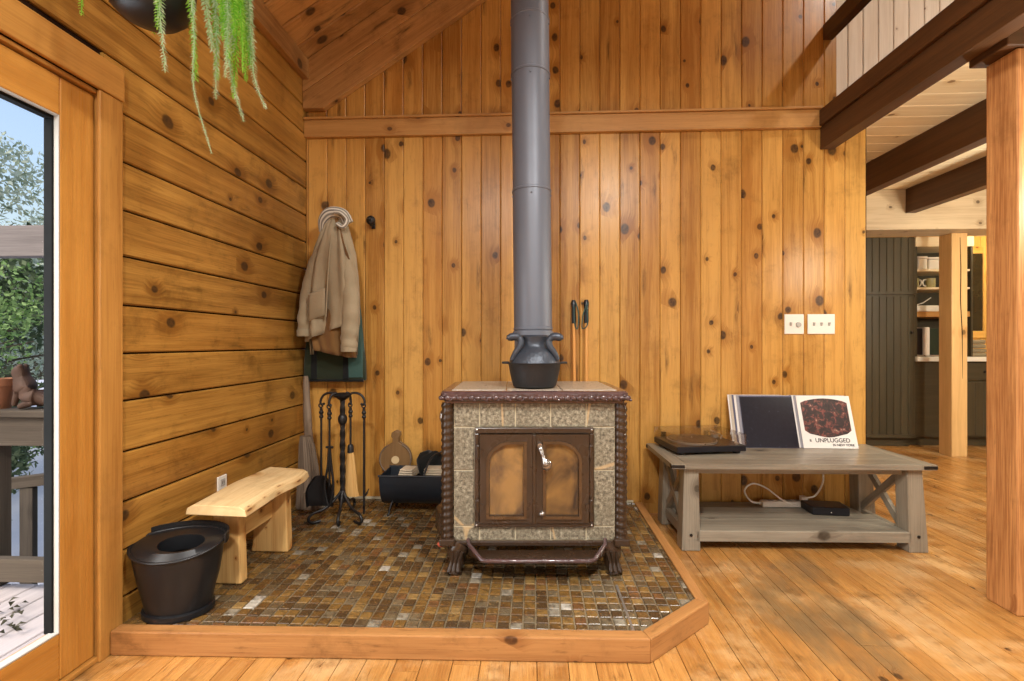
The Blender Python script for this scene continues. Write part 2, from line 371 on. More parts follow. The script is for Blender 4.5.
M['sleeve_b'] = plain('blue grey sleeve', srgb(92, 92, 116), .5, var=.1)
M['sleeve_t'] = plain('tan sleeve', srgb(196, 180, 160), .5, var=.1)
M['ink'] = plain('black ink', srgb(30, 24, 24), .6)
M['rubber'] = plain('rubber feet', srgb(30, 28, 28), .8)
M['vinyl'] = plain('black vinyl', srgb(52, 42, 40), .3)
M['silver'] = plain('brushed metal', srgb(190, 186, 180), .3, metal=.8)
def leafmat(name, c1, c2, tl=.25):
    N = NT(name); rs = N.n('SeparateColor', None, Color=N.n('Attribute', dict(attribute_name='rnd')).outputs[0])
    col = N.mix(rs.outputs[0], c1, c2)
    d = N.n('BsdfDiffuse', None, Color=col).outputs[0]; t = N.n('BsdfTranslucent', None, Color=col).outputs[0]
    m = N.n('MixShader', None, Fac=tl, i1=d, i2=t).outputs[0]; N.t.links.new(m, N.out.inputs[0]); return N.mat
M['fern'] = leafmat('trailing fern', srgb(120, 190, 60), srgb(190, 226, 110), .45)
M['fern2'] = leafmat('pale fern', srgb(160, 190, 140), srgb(222, 232, 208), .45)
M['leaf1'] = leafmat('grey green leaves', srgb(132, 148, 126), srgb(204, 214, 200))  # haze over the far trees is painted in as a lighter leaf colour
M['leaf2'] = leafmat('bright leaves', srgb(100, 134, 76), srgb(158, 186, 124))
M['leaf3'] = leafmat('dark leaves', srgb(54, 68, 48), srgb(112, 126, 98))
M['leafdry'] = leafmat('dry leaves', srgb(58, 58, 48), srgb(96, 94, 80), .1)

# ------------------------------------------------------------------ setting
XL, D = -1.489, 3.08          # left wall plane, back wall plane
XE = 2.076                    # end of the back wall
SL = .655                     # roof pitch
ZC = 2.90                     # ceiling height at the left wall
XR = 2.3                      # ridge
X2 = 7.0                      # far right wall
YR = -3.2                     # rear wall

# floor boards
fb = MB(); x = XL - .25; k = 0
while x < X2:
    w = (.104, .091)[k % 2] + U(-.004, .004); y = YR - R() * 2
    while y < 6.2:
        L = U(1.8, 3.6); y1 = min(y + L, 6.2)
        if y1 > YR: fb.plank((x + w / 2, max(y, YR), 0), (x + w / 2, y1 - .0015, 0), (1, 0, 0), (0, 0, 1), w - .0020, .02, .0012)
        y = y1
    x += w; k += 1
fb.box(XL - .25, X2, YR, 6.2, -.06, -.012, 'y', m=1)
struct(fb.build('floor', [M['floor'], M['dark']]))

# left wall: horizontal boards, opening for the glass door
BZ = [-.01, .165, .335, .511, .693, .879, 1.052, 1.228, 1.406, 1.574, 1.75, 1.926, 2.102, 2.278, 2.454, 2.63, 2.806, 2.98]
lw = MB()
DY0, DY1 = .40, 1.60          # door opening
for i in range(len(BZ) - 1):
    z0, z1 = BZ[i], BZ[i + 1]; zc = (z0 + z1) / 2; wd = z1 - z0 - .007
    spans = [(YR, DY0), (DY1, D)] if z0 < 1.95 else [(YR, 2.05 + U(-.8, .7)), None]
    if spans[1] is None: spans[1] = (spans[0][1] + .002, D)
    for a, b in spans: lw.plank((XL, a, zc), (XL, b, zc), (0, 0, 1), (1, 0, 0), wd, .02, .005)
lw.box(XL - .10, XL - .014, YR, DY0, 0, 2.98, 'y', m=1); lw.box(XL - .10, XL - .014, DY1, D + .1, 0, 2.98, 'y', m=1)
lw.box(XL - .10, XL - .014, DY0, DY1, 1.96, 2.98, 'y', m=1)
struct(lw.build('wall_left', [M['pine_left'], M['dark']]))

# back wall: vertical boards, with an upper gable part that stops short at the loft
def zc_at(x): return ZC + (x - XL) * SL if x < XR else ZC + (XR - XL) * SL - (x - XR) * SL
bw = MB(); p = .1265; x = -1.4765 - p
rr = random.Random(3)
while x < XE - .02:
    a, b = max(x, XL), min(x + p, XE)
    if b - a > .01:
        cx, w = (a + b) / 2, b - a - .0015
        zt = 2.47 if b > 1.90 else 2.47
        bw.plank((cx, D, 0), (cx, D, zt), (1, 0, 0), (0, -1, 0), w, .02, .0045, (rr.random(), rr.random()))
        if a < 1.88: cu_ = (a + min(b, 1.889)) / 2; bw.plank((cu_, D, 2.47), (cu_, D, zc_at(cx) - .02), (1, 0, 0), (0, -1, 0), w if b < 1.889 else 1.889 - a, .02, .0045, (rr.random(), .45 + .55 * rr.random()))
    x += p
bw.box(XL, XE, D + .014, D + .10, 0, 2.50, 'z', m=1); bw.box(XL, 1.889, D + .014, D + .10, 2.5, 5.3, 'z', m=1)
struct(bw.build('wall_back', [M['pine'], M['dark']]))

# ledge trim
t = MB(); t.box(XL, 1.78, D - .03, D - .001, 2.425, 2.535, 'x', (.2, .3)); t.box(XL, 1.78, D - .045, D - .001, 2.5352, 2.55, 'x', (.5, .6))
struct(t.build('trim_1', M['trim'], bevel=.003))
# wall plate under the ceiling on the left wall
t = MB(); t.box(XL + .001, XL + .045, YR, D - .04, 2.785, 2.91, 'y', (.6, .9)); struct(t.build('trim_2', M['pine_ceiling'], bevel=.003))
# rafter boards against the gable: level seat cut on the ledge, two boards
def rafter(zoff0, zoff1, y0, y1, name, x1, seat=None):
    m = MB(); n = (0, y1 - y0, 0)
    if seat:
        xs = XL + (seat - (ZC + zoff0)) / SL
        pts = [(XL + .002, y0, seat), (xs, y0, seat), (x1, y0, ZC + zoff0 + (x1 - XL) * SL), (x1, y0, ZC + zoff1 + (x1 - XL) * SL), (XL + .002, y0, ZC + zoff1)]
    else:
        pts = [(XL + .002, y0, ZC + zoff0), (x1, y0, ZC + zoff0 + (x1 - XL) * SL), (x1, y0, ZC + zoff1 + (x1 - XL) * SL), (XL + .002, y0, ZC + zoff1)]
    m.prism(pts, n, g=(1, 0, SL), r=(.35, .55)); return struct(m.build(name, M['pine_ceiling'], bevel=.003))
rafter(-.385, -.195, D - .05, D - .002, 'trim_3', XR, seat=2.603)
rafter(-.193, -.004, D - .056, D - .002, 'trim_4', XR)
# ceiling: boards running up the slope
ce = MB(); y = YR; 
nl = V((SL, 0, -1)).normalized(); nr = V((-SL, 0, -1)).normalized()
while y < D + .0:
    w = .185; b = min(y + w, D); cy = (y + b) / 2; ww = b - y - .003
    ce.plank((XL - .05, cy, ZC - .05 * SL), (XR, cy, ZC + (XR - XL) * SL), (0, 1, 0), nl, ww - .002, .02, .006)
    y += w
y = YR
while y < 4.6:
    w = .185; cy = y + w / 2
    ce.plank((XR, cy, ZC + (XR - XL) * SL), (X2, cy, zc_at(X2)), (0, 1, 0), nr, w - .003, .02, .004)
    y += w
zr = ZC + (XR - XL) * SL
ce.prism([(XL - .2, YR, ZC - .2 * SL + .022), (XR, YR, zr + .022), (X2, YR, zc_at(X2) + .022), (X2, YR, zc_at(X2) + .1), (XR, YR, zr + .1), (XL - .2, YR, ZC + .1 - .2 * SL)], (0, 4.7 - YR, 0), m=1)
struct(ce.build('ceiling', [M['pine_ceiling'], M['dark']]))

# loft: rim beam, joists, plank soffit, pale wall behind, rail
b = MB(); b.box(1.765, 1.86, -.5, D - .004, 2.432, 2.53, 'y', (.3, .4)); b.box(1.784, 1.866, -.5, D - .004, 2.295, 2.4318, 'y', (.7, .7))
struct(b.build('loft_beam', M['beam'], bevel=.004), 'dark double rim beam along the loft edge over the opening', 'beam')
for i, xj in enumerate((2.64, 3.45, 4.26, 5.07)):
    b = MB(); b.box(xj, xj + .09, -.5, 4.618, 2.295, 2.519, 'y'); o = struct(b.build('ceiling_beam', M['beam'], bevel=.004))
    if i < 2:
        o['label'] = ('dark ceiling joist under the pale planks, first beyond the rim beam', 'shorter looking dark joist ending on the pale grey beam')[i]; o['category'] = 'beam'
s = MB(); y = -.5
while y < 5.9:
    s.plank((1.868, y + .07, 2.52), (X2, y + .07, 2.52), (0, 1, 0), (0, 0, -1), .138, .02, .004); y += .14
s.box(1.868, X2, -.5, 5.9, 2.541, 2.57, 'x', m=1)
struct(s.build('ceiling_loft_soffit', [M['palewood'], M['dark']]))
g = MB(); g.box(2.001, X2, 4.62, 4.935, 2.145, 2.518, 'x', (.4, .3)); struct(g.build('cross_beam', M['greybeam'], bevel=.006), 'pale grey knotty beam across the kitchen opening', 'beam')
lp = MB(); x = 1.4
while x < X2:
    lp.plank((x + .068, 4.56, 2.571), (x + .068, 4.56, 5.4), (1, 0, 0), (0, -1, 0), .130, .02, .005); x += .136
lp.box(1.4, X2, 4.575, 4.62, 2.571, 5.4, 'z', m=1)
struct(lp.build('wall_loft', [M['loftpine'], M['beam']]))
hr = MB(); hr.box(1.80, 1.86, -.5, D - .004, 2.975, 3.07, 'y', (.2, .5)); struct(hr.build('loft_rail', M['beam'], bevel=.005), 'dark handrail of the loft at the top right of the gable wall', 'rail')

# near post with its cross beam
b = MB(); b.box(1.925, 2.10, 2.0, 2.135, 0, 2.268, 'z', (.4, .4)); 
struct(b.build('post', M['post'], bevel=.006), 'thick orange fir post standing at the right edge', 'post')
b = MB(); b.box(1.872, 4.2, 1.985, 2.155, 2.27, 2.517, 'x', (.3, .5)); struct(b.build('header_beam', M['beam'], bevel=.005), 'dark header beam resting on the thick orange post', 'beam')

# kitchen post
b = MB(); b.box(4.0, 4.145, 4.78, 4.93, 0, 2.143, 'z', (.3, .2)); struct(b.build('kitchen_post', M['postpale'], bevel=.006), 'pale cracked wooden post before the kitchen shelves', 'post')
cr = MB(); cr.tube([(4.075, 4.7795, 2.1), (4.082, 4.7795, 1.8), (4.078, 4.7795, 1.5), (4.094, 4.7795, 1.2), (4.098, 4.7795, .75)], [.002, .004, .004, .004, .001], 6)
cro = cr.build('crack', M['dark']); cro.parent = bpy.data.objects['kitchen_post']; cro['kind'] = 'structure'

# kitchen walls
kw = MB(); x = 2.0
while x < X2:
    kw.plank((x + .07, 5.85, 0), (x + .07, 5.85, 2.52), (1, 0, 0), (0, -1, 0), .137, .02, .004); x += .14
kw.box(2.0, X2, 5.865, 5.95, 0, 2.54, 'z', m=1)
struct(kw.build('wall_kitchen', [M['yellow'], M['dark']]))
so = MB(); x = 2.9
while x < 4.62:
    so.plank((x + .045, 5.225, 2.205), (x + .045, 5.225, 2.518), (1, 0, 0), (0, -1, 0), .088, .02, .003); x += .09
so.box(2.9, 4.62, 5.24, 5.26, 2.205, 2.518, 'z', m=1)
struct(so.build('trim_5', [M['yellow'], M['dark']]))
w = MB(); w.box(X2, X2 + .1, YR, 6, 0, 3.2, 'y'); struct(w.build('wall_right', M['pine_left']))
w = MB(); w.box(1.9, 2.0, D + .1, 5.95, 0, 2.51, 'y'); struct(w.build('wall_kitchen_left', M['pine']))
# rear wall with three window openings (behind the camera)
w = MB(); wins = [(-1.0, .6), (1.2, 2.8), (3.4, 5.0)]
w.box(XL - .1, X2, YR - .1, YR, 0, .7, 'x'); w.box(XL - .1, X2, YR - .1, YR, 2.2, 5.5, 'x')
xs = [XL - .1] + [q for a in wins for q in a] + [X2]
for i in range(0, len(xs), 2): w.box(xs[i], xs[i + 1], YR - .1, YR, .7, 2.2, 'z')
struct(w.build('wall_rear', M['pine_left']))
for i, (a, c) in enumerate(wins):
    w = MB()
    for q in ((a, a + .06, .7, 2.2), (c - .06, c, .7, 2.2), (a + .06, c - .06, .7, .76), (a + .06, c - .06, 2.14, 2.2), ((a + c) / 2 - .03, (a + c) / 2 + .03, .76, 2.14)):
        w.box(q[0], q[1], YR - .08, YR + .02, q[2], q[3], 'z' if q[3] - q[2] > 1 else 'x')
    o = struct(w.build('window_%d' % (i + 2), M['casing'], bevel=.004))
    gp = MB(); gp.box(a + .06, c - .06, YR - .05, YR - .044, .76, 2.14); gp.build('pane', M['pane'], o)

# baseboard sliver at the back right
t = MB(); t.box(.72, XE, D - .014, D - .001, .0, .012, 'x'); struct(t.build('baseboard_back', M['curb']))

# glass door in the left wall
XD = XL - .012
dr = bpy.data.objects.new('door_1', None); COL.objects.link(dr); struct(dr)
def dpart(name, boxes, mat, bevel=.004, par=dr):
    m = MB()
    for q in boxes: m.box(*q[:6], g=q[6])
    o = m.build(name, mat, par, bevel=bevel); o['kind'] = 'structure'; return o
dpart('casing', [(XL + .001, XL + .013, 1.570, 1.664, 0, 1.955, 'z')], M['casing'])
dpart('head_casing', [(XL + .001, XL + .018, .2, 1.666, 1.956, 2.07, 'y')], M['casing'])
dpart('jamb', [(XL - .10, XL - .004, 1.580, 1.594, 0, 1.955, 'z'), (XL - .10, XL + .0, DY0 - .01, DY0 + .02, 0, 1.955, 'z'), (XL - .10, XL + .0, DY0 + .02, 1.579, 1.94, 1.955, 'y')], M['casing'])
dpart('stile', [(XD - .045, XD, 1.4565, 1.576, .02, 1.935, 'z'), (XD - .045, XD, DY0 + .03, DY0 + .15, .02, 1.935, 'z')], M['door'])
dpart('top_rail', [(XD - .045, XD, DY0 + .15, 1.456, 1.813, 1.935, 'y')], M['door'])
dpart('bottom_rail', [(XD - .045, XD, DY0 + .15, 1.456, .02, .168, 'y')], M['door'])
dpart('sill', [(XL - .10, XL + .004, DY0 + .021, 1.579, 0.001, .018, 'y')], M['casing'])
dpart('gasket', [(XD - .017, XD - .0005, 1.4525, 1.4562, .168, 1.813, 'z'), (XD - .030, XD - .0005, DY0 + .15, 1.4523, .1682, .1735, 'y'), (XD - .017, XD - .0005, DY0 + .15, 1.4523, 1.809, 1.8128, 'y')], M['gasket'], .001)
dpart('black_sash', [(XD - .046, XD - .0175, 1.448, 1.4562, .168, 1.813, 'z'), (XD - .046, XD - .0175, DY0 + .15, 1.4478, 1.800, 1.8128, 'y')], M['blackframe'], .002)
dpart('pane', [(XD - .052, XD - .047, DY0 + .151, 1.4475, .1740, 1.7995, 'y')], M['pane'], 0)

# ------------------------------------------------------------------ hearth
HZ = .081
he = thing('tiled_hearth', 'raised hearth of brown mosaic tiles with a wooden curb and one clipped corner', 'hearth')
poly = [(XL + .004, 1.655), (.378, 1.70), (.635, 1.925), (.635, D - .004), (XL + .004, D - .004)]
m = MB(); m.prism([(a, c, .002) for a, c in poly], (0, 0, HZ - .008)); m.build('grout_bed', M['hearthgrout'], he)
def inpoly(x, y):
    return XL + .004 < x < .635 and 1.655 + (x - XL) * .0237 < y < D and not (x > .378 and (y - 1.70) < (x - .378) * .8755)
m = MB(); tp = .0466; rr = random.Random(11)
ix = 0; x = XL + .006
while x < .64:
    y = 1.640
    while y < D:
        e = .003
        ya = max(y, 1.658 + (x - XL) * .0237); xb = min(x + tp, .636); yb = min(y + tp, D - .016)
        if xb - x > .012 and yb - ya > .010:
            q = [(x, ya), (xb, ya), (xb, yb), (x, yb)]; out = []
            fd = lambda p_: (p_[1] - 1.708) - (p_[0] - .378) * .8755        # clipped front corner
            for k in range(len(q)):
                a, c_ = q[k], q[(k + 1) % len(q)]; fa, fc_ = fd(a), fd(c_)
                if fa >= 0: out.append(a)
                if fa * fc_ < 0: t_ = fa / (fa - fc_); out.append((a[0] + (c_[0] - a[0]) * t_, a[1] + (c_[1] - a[1]) * t_))
            ar = abs(sum(out[k][0] * out[(k + 1) % len(out)][1] - out[(k + 1) % len(out)][0] * out[k][1] for k in range(len(out)))) / 2 if len(out) > 2 else 0
            if ar > .0003:
                r = (rr.random(), rr.random()); zt = HZ - .0005 + rr.uniform(-.0012, .0012); n_ = len(out)
                gx, gy = sum(p_[0] for p_ in out) / n_, sum(p_[1] for p_ in out) / n_
                sh = lambda d_: [(gx + (p_[0] - gx) * max(.2, 1 - d_ / max(abs(p_[0] - gx), .006)), gy + (p_[1] - gy) * max(.2, 1 - d_ / max(abs(p_[1] - gy), .006))) for p_ in out]
                o1 = [(p_[0] + rr.uniform(-.001, .001), p_[1] + rr.uniform(-.001, .001)) for p_ in sh(e)]; o2 = [(gx + (p_[0] - gx) * .87, gy + (p_[1] - gy) * .87) for p_ in o1]
                lo = [m.vert((*p_, HZ - .007)) for p_ in o1]; mi = [m.vert((*p_, zt - .0022)) for p_ in o1]; hi = [m.vert((*p_, zt)) for p_ in o2]
                for k in range(n_):
                    k2 = (k + 1) % n_
                    m.face([lo[k], lo[k2], mi[k2], mi[k]], None, r); m.face([mi[k], mi[k2], hi[k2], hi[k]], None, r)
                m.face(hi, None, r)
        y += tp
    x += tp
m.build('mosaic_tiles', M['tile'], he)
# curb boards mitred round the edge
inner = [(XL + .0145, 1.653), (.380, 1.698), (.637, 1.923), (.637, D - .004)]
outer = [(XL + .034, 1.605), (.398, 1.648), (.680, 1.894), (.686, D - .004)]
outer[0] = (XL + .0145, 1.606)
for i in range(3):
    a, c = inner[i], inner[i + 1]; e, f_ = outer[i], outer[i + 1]
    zt = HZ + (.004 if i != 2 else .0015)
    m = MB(); m.prism([(a[0], a[1], .001), (c[0], c[1], .001), (f_[0], f_[1], .001), (e[0], e[1], .001)], (0, 0, zt), g=(c[0] - a[0], c[1] - a[1], 0)); m.build('curb', M['curb'], he, bevel=.005)
m = MB(); m.box(XL + .006, .63, D - .016, D - .005, HZ, HZ + .014, 'x'); m.build('back_strip', M['grout'], he)
m = MB(); q0, q1 = V((.350, 1.70, HZ + .001)), V((.345, 2.02, HZ + .001)); m.plank(q0, q1, (1, 0, 0), (0, 0, 1), .012, .006, .002); m.build('threshold_strip', M['silver'], he)['label'] = 'thin pale metal strip set between the tiles'

# ------------------------------------------------------------------ wood stove
ST = thing('wood_stove', 'brown enamelled wood stove faced with speckled stone slabs and twin glass doors', 'stove', (.003, 2.108, HZ), .045)
HW, SD = .404, .46
zb, zt = .142, .722           # body bottom and top over the hearth
m = MB(); m.box(-HW + .04, HW - .04, .022, SD - .02, zb + .004, .744, 'x'); m.build('firebox', M['iron'], ST, bevel=.005)
# facade stones
def stone_panel(m, rects, plane='y', at=0., th=.02):
    for (a, c, e, f_) in rects:
        if plane == 'y': m.box(a + .0028, c - .0028, at, at + th, e + .0028, f_ - .0028, 'x')
        else: m.box(min(at, at + th), max(at, at + th), a + .002, c - .002, e + .002, f_ - .002, 'y')
m = MB(); xs_t = [-.354, -.240, -.083, .072, .228, .354]; dx0, dx1, dz0, dz1 = -.262, .260, .205, .640
stone_panel(m, [(xs_t[0], xs_t[1], dz1, .747), (xs_t[1], xs_t[2], dz1, .747), (xs_t[2], xs_t[3], dz1, .747), (xs_t[3], xs_t[4], dz1, .747), (xs_t[4], xs_t[5], dz1, .747),
                (xs_t[0], dx0, .45, dz1), (dx1, xs_t[5], .45, dz1), (xs_t[0], dx0, dz0, .45), (dx1, xs_t[5], dz0, .45),
                (xs_t[0], -.240, .143, dz0), (-.240, -.083, .143, dz0), (-.083, .072, .143, dz0), (.072, .228, .143, dz0), (.228, xs_t[5], .143, dz0)])
m.build('stone_facing', M['stone'], ST, bevel=.002)
m = MB(); m.box(-.353, .353, .004, .022, .142, .745, 'x'); m.build('facing_joints', M['grout'], ST)
for s in (-1, 1):
    m = MB(); stone_panel(m, [(.05, .23, .15, .42), (.23, .41, .15, .42), (.05, .23, .42, .735), (.23, .41, .42, .735)], 'x', s * (HW - .028), s * .02)
    m.build('side_stone', M['stone'], ST, bevel=.002)
# twisted corner columns
for sx in (-1, 1):
    for yy in (.012, SD - .012):
        m = MB(); rings = []; n = 20; cx = sx * .381
        for k in range(97):
            z = zb + (.747 - zb) * k / 96; ring = []
            for i in range(n):
                th = 2 * PI * i / n
                tw = abs((((k / 96 * 20) + sx * th / (2 * PI)) % 1) - .5) * 2
                rad = .0245 + .0055 * tw
                ring.append((cx + rad * math.cos(th) * 1.02, yy + rad * math.sin(th), z))
            rings.append(ring)
        m.loft(rings); m.build('corner_column', M['enamel'], ST, smooth=60)
        m = MB(); m.box(cx - .034, cx + .034, yy - .036, yy + .036, zb - .018, zb + .014); m.build('column_base', M['enamel'], ST, bevel=.006)
# top: moulded enamel rim with relief, stone insets
m = MB(); prof = [(0, .745), (.008, .748), (.010, .756), (.022, .763), (.027, .778), (.026, .792), (.018, .800), (.0, .802)]
def rrect(off, z, y0=-.018, y1=SD + .015, hw=.384):
    pts = []; c = .012
    for (cx, cy, a0) in ((hw, y0, -PI / 2), (hw, y1, 0), (-hw, y1, PI / 2), (-hw, y0, PI)):
        sx = 1 if cx > 0 else -1; sy = 1 if cy > 0.1 else -1
        for k in range(4):
            a = a0 + k / 3 * PI / 2; pts.append((cx - sx * c + (c + off) * math.cos(a), cy - sy * c + (c + off) * math.sin(a), z))
    return pts
m.loft([rrect(a, z) for a, z in prof]); m.build('top_plate', M['enamel_top'], ST, smooth=35)
m = MB(); rr = random.Random(5)
for k in range(32):          # leaf relief along the front and the right and left rims
    a = -.40 + .8 * k / 31
    m.ball((a, -.043, .772), .014, .007, .009 + .003 * (k % 2), 8, 5); 
    m.ball((a + .012, -.040, .763 if k % 2 else .783), .008, .007, .006, 6, 4)
for s in (-1, 1):
    for k in range(18): m.ball((s * .409, -.03 + .5 * k / 17, .772), .007, .012, .010, 8, 5)
m.build('leaf_relief', M['enamel_top'], ST, smooth=60)
m = MB(); 
for (a, c) in ((-.36, -.125), (-.120, .120), (.125, .36)): m.box(a, c, -.01, SD - .0, .7995, .8045, 'y')
m.build('top_stone', M['topstone'], ST, bevel=.002)
m = MB(); m.box(-.29, .29, SD + .02, SD + .075, .60, .785, 'x'); m.build('rear_shield', M['iron'], ST, bevel=.008)
# door surround and doors
m = MB()
for q in ((dx0, dx1, dz1 - .026, dz1), (dx0, dx1, dz0, dz0 + .022), (dx0, dx0 + .022, dz0 + .022, dz1 - .026), (dx1 - .022, dx1, dz0 + .022, dz1 - .026)):
    m.box(q[0], q[1], -.014, .006, q[2], q[3])
m.build('door_surround', M['enamel'], ST, bevel=.004)
for sx in (-.252, .250):
    for z in (.215, .630):
        m = MB(); m.ball((sx, -.016, z), .005, .004, .005, 8, 5); m.build('screw', M['silver'], ST)
def arch(x0, x1, z0, z1, outer, n=8, rad=None):
    """window outline with a rounded corner on the outer side"""
    rad = rad or (x1 - x0) * .62; pts = [(x0, z0), (x1, z0)]
    if outer > 0:
        pts += [(x1 - rad + rad * math.cos(a), z1 - rad * .95 + rad * .95 * math.sin(a)) for a in [k / n * PI / 2 for k in range(n + 1)]] + [(x0, z1)]
    else:
        pts += [(x1, z1)] + [(x0 + rad + rad * math.cos(a), z1 - rad * .95 + rad * .95 * math.sin(a)) for a in [PI / 2 + k / n * PI / 2 for k in range(n + 1)]]
    return pts
def ringprism(m, out, inn, y0, y1):
    n = len(out)
    for i in range(n):
        j = (i + 1) % n
        a, c, e, f_ = out[i], out[j], inn[j], inn[i]
        m.poly([(a[0], y0, a[1]), (c[0], y0, c[1]), (e[0], y0, e[1]), (f_[0], y0, f_[1])])
        m.poly([(f_[0], y0, f_[1]), (e[0], y0, e[1]), (e[0], y1, e[1]), (f_[0], y1, f_[1])])
        m.poly([(c[0], y0, c[1]), (a[0], y0, a[1]), (a[0], y1, a[1]), (c[0], y1, c[1])])
def scale_out(pts, d):
    cx = sum(p[0] for p in pts) / len(pts); x0 = min(p[0] for p in pts); x1 = max(p[0] for p in pts); z0 = min(p[1] for p in pts); z1 = max(p[1] for p in pts)
    mx, mz = (x0 + x1) / 2, (z0 + z1) / 2
    return [(mx + (p[0] - mx) * (1 + 2 * d / (x1 - x0)), mz + (p[1] - mz) * (1 + 2 * d / (z1 - z0))) for p in pts]
for s in (-1, 1):
    e0, e1 = (-.238, -.006) if s < 0 else (.006, .236)
    wx0, wx1 = (-.195, -.048) if s < 0 else (.050, .190)
    d_ = MB(); win = arch(wx0, wx1, .262, .570, s)
    def border(p):              # project outline point to the door's rectangle
        mx, mz = (wx0 + wx1) / 2, .42; dx, dz = p[0] - mx, p[1] - mz
        kx = ((e1 if dx > 0 else e0) - mx) / dx if abs(dx) > 1e-6 else 1e9; kz = ((.612 if dz > 0 else .229) - mz) / dz if abs(dz) > 1e-6 else 1e9
        k = min(kx, kz); return (mx + dx * k, mz + dz * k)
    # rectangle outline with matching count, corners snapped
    out = [border(p) for p in win]
    out[0] = (e0, .229); out[1] = (e1, .229)
    if s > 0: out[-1] = (e0, .612)
    else: out[2] = (e1, .612)
    ci = min(range(2, len(out)), key=lambda i: abs(out[i][0] - (e1 if s > 0 else e0)) + abs(out[i][1] - .612)); out[ci] = (e1 if s > 0 else e0, .612)
    ringprism(d_, out, win, -.026, 0.0)
    door = d_.build('door', M['enamel'], ST, bevel=.002)
    fr = MB(); ringprism(fr, scale_out(win, .014), scale_out(win, .002), -.036, -.020); fr.build('window_rim', M['rimmetal'], door, bevel=.003)
    gl = MB(); gl.prism([(p[0], -.016, p[1]) for p in scale_out(win, .002)], (0, .006, 0)); gl.build('glass', M['soot'], door)
    hx = -.246 if s < 0 else .244
    for z in (.30, .535):
        h_ = MB(); h_.tube([(hx, -.03, z - .022), (hx, -.03, z + .022)], .0085, 10); h_.ball((hx, -.03, z + .026), .009, n=10, k=6)
        h_.box(hx - .004 if s < 0 else hx - .024, hx + .024 if s < 0 else hx + .004, -.032, -.02, z - .012, z + .012)
        h_.build('hinge', M['enamel'], door, smooth=40)
    if s < 0:
        am = MB(); am.box(-.009, .007, -.034, -.022, .225, .612); am.build('center_bar', M['enamel'], door, bevel=.004)
        continue
    hd = MB(); hd.tube(bez([(.022, -.045, .566), (.030, -.060, .540), (.040, -.066, .512), (.052, -.068, .485)]), [.010, .011, .012, .012, .0095, .009, .009, .009, .008, .008, .009, .011, .013, .015, .017, .018, .018, .015, .01][:19], 12)
    hd.ball((.050, -.066, .492), .022, .014, .026, 14, 9); hd.tube([(.022, -.024, .568), (.022, -.05, .568)], .011, 12); hd.build('handle', M['chrome'], door, smooth=60)['label'] = 'coiled chrome door handle'
    kb = MB(); kb.ball((.032, -.036, .272), .014, .012, .011, 12, 8); kb.build('knob', M['chrome'], door, smooth=60)
# ash lip
m = MB(); rings = []
for (y, z, cut) in ((.02, .150, .0), (-.07, .146, .0)):
    pass
outl = [(-.290, .0), (-.283, -.035), (-.225, -.105), (-.205, -.115), (.225, -.115), (.245, -.105), (.303, -.035), (.31, .0)]
m.prism([(a, c, .095) for a, c in outl], (0, 0, .006)); m.build('ash_lip', M['enamel'], ST)
m = MB(); m.tube([(a, c, .098 + (.05 if i in (0, 7) else .04 if i in (1, 6) else .006)) for i, (a, c) in enumerate(outl)], .009, 8); m.build('ash_lip_rim', M['enamel_top'], ST, smooth=60)
m = MB()
for i in range(len(outl) - 1):
    a, c = outl[i], outl[i + 1]; hz = lambda q: .098 + (.05 if q in (0, 7) else .04 if q in (1, 6) else .006)
    m.poly([(a[0], a[1], .094), (c[0], c[1], .094), (c[0], c[1], hz(i + 1)), (a[0], a[1], hz(i))])
    m.poly([(a[0], a[1] + .004, hz(i)), (c[0], c[1] + .004, hz(i + 1)), (c[0], c[1] + .004, .094), (a[0], a[1] + .004, .094)])
m.build('ash_lip_wall', M['enamel'], ST)
m = MB(); m.box(-.385, .385, -.005, SD, .1185, .142); m.build('base_plate', M['enamel'], ST, bevel=.006)
# cabriole legs with claw relief
for sx in (-1, 1):
    for yy, sy in ((.03, -1), (SD - .03, 1)):
        m = MB(); path = bez([(sx * .325, yy, .120), (sx * .345, yy + sy * .012, .085), (sx * .338, yy + sy * .012, .045), (sx * .350, yy + sy * .025, .012), (sx * .352, yy + sy * .028, .001)], 5)
        rad = [.052 - .026 * min(1, i / 12) + (.010 if i > 15 else 0) for i in range(len(path))]; m.tube(path, rad, 12)
        for k in range(-1, 2):
            m.tube(bez([(sx * .335 + k * .022, yy + sy * .05, .105), (sx * .345 + k * .016, yy + sy * .042, .06), (sx * .352 + k * .02, yy + sy * .055, .016)], 4), [.008, .009, .01, .01, .009, .009, .01, .012, .011], 8)
        m.build('leg', M['enamel'], ST, smooth=60)
# side latch handle on the left and the red tipped damper lever
m = MB(); m.tube(bez([(-.365, .10, .615), (-.40, .08, .612), (-.412, .06, .625), (-.41, .05, .665)]), .006, 8)
m.ball((-.408, .048, .680), .016, .016, .030, 12, 8); m.build('side_handle', M['chrome'], ST, smooth=60)['label'] = 'coiled chrome handle on the left side'
m = MB(); m.tube([(-.33, .03, .130), (-.395, .0, .128)], .006, 8); m.ball((-.408, -.004, .128), .018, .012, .012, 10, 6); m.build('damper_lever', M['redknob'], ST, smooth=60)['label'] = 'reddish grip on a draft lever'
m = MB(); m.prism([(-.36, .12, .12), (-.36, .36, .12), (-.43, .34, .12), (-.475, .25, .10), (-.44, .14, .10)], (0, 0, .11)); m.build('side_ash_door', M['enamel'], ST, bevel=.015)

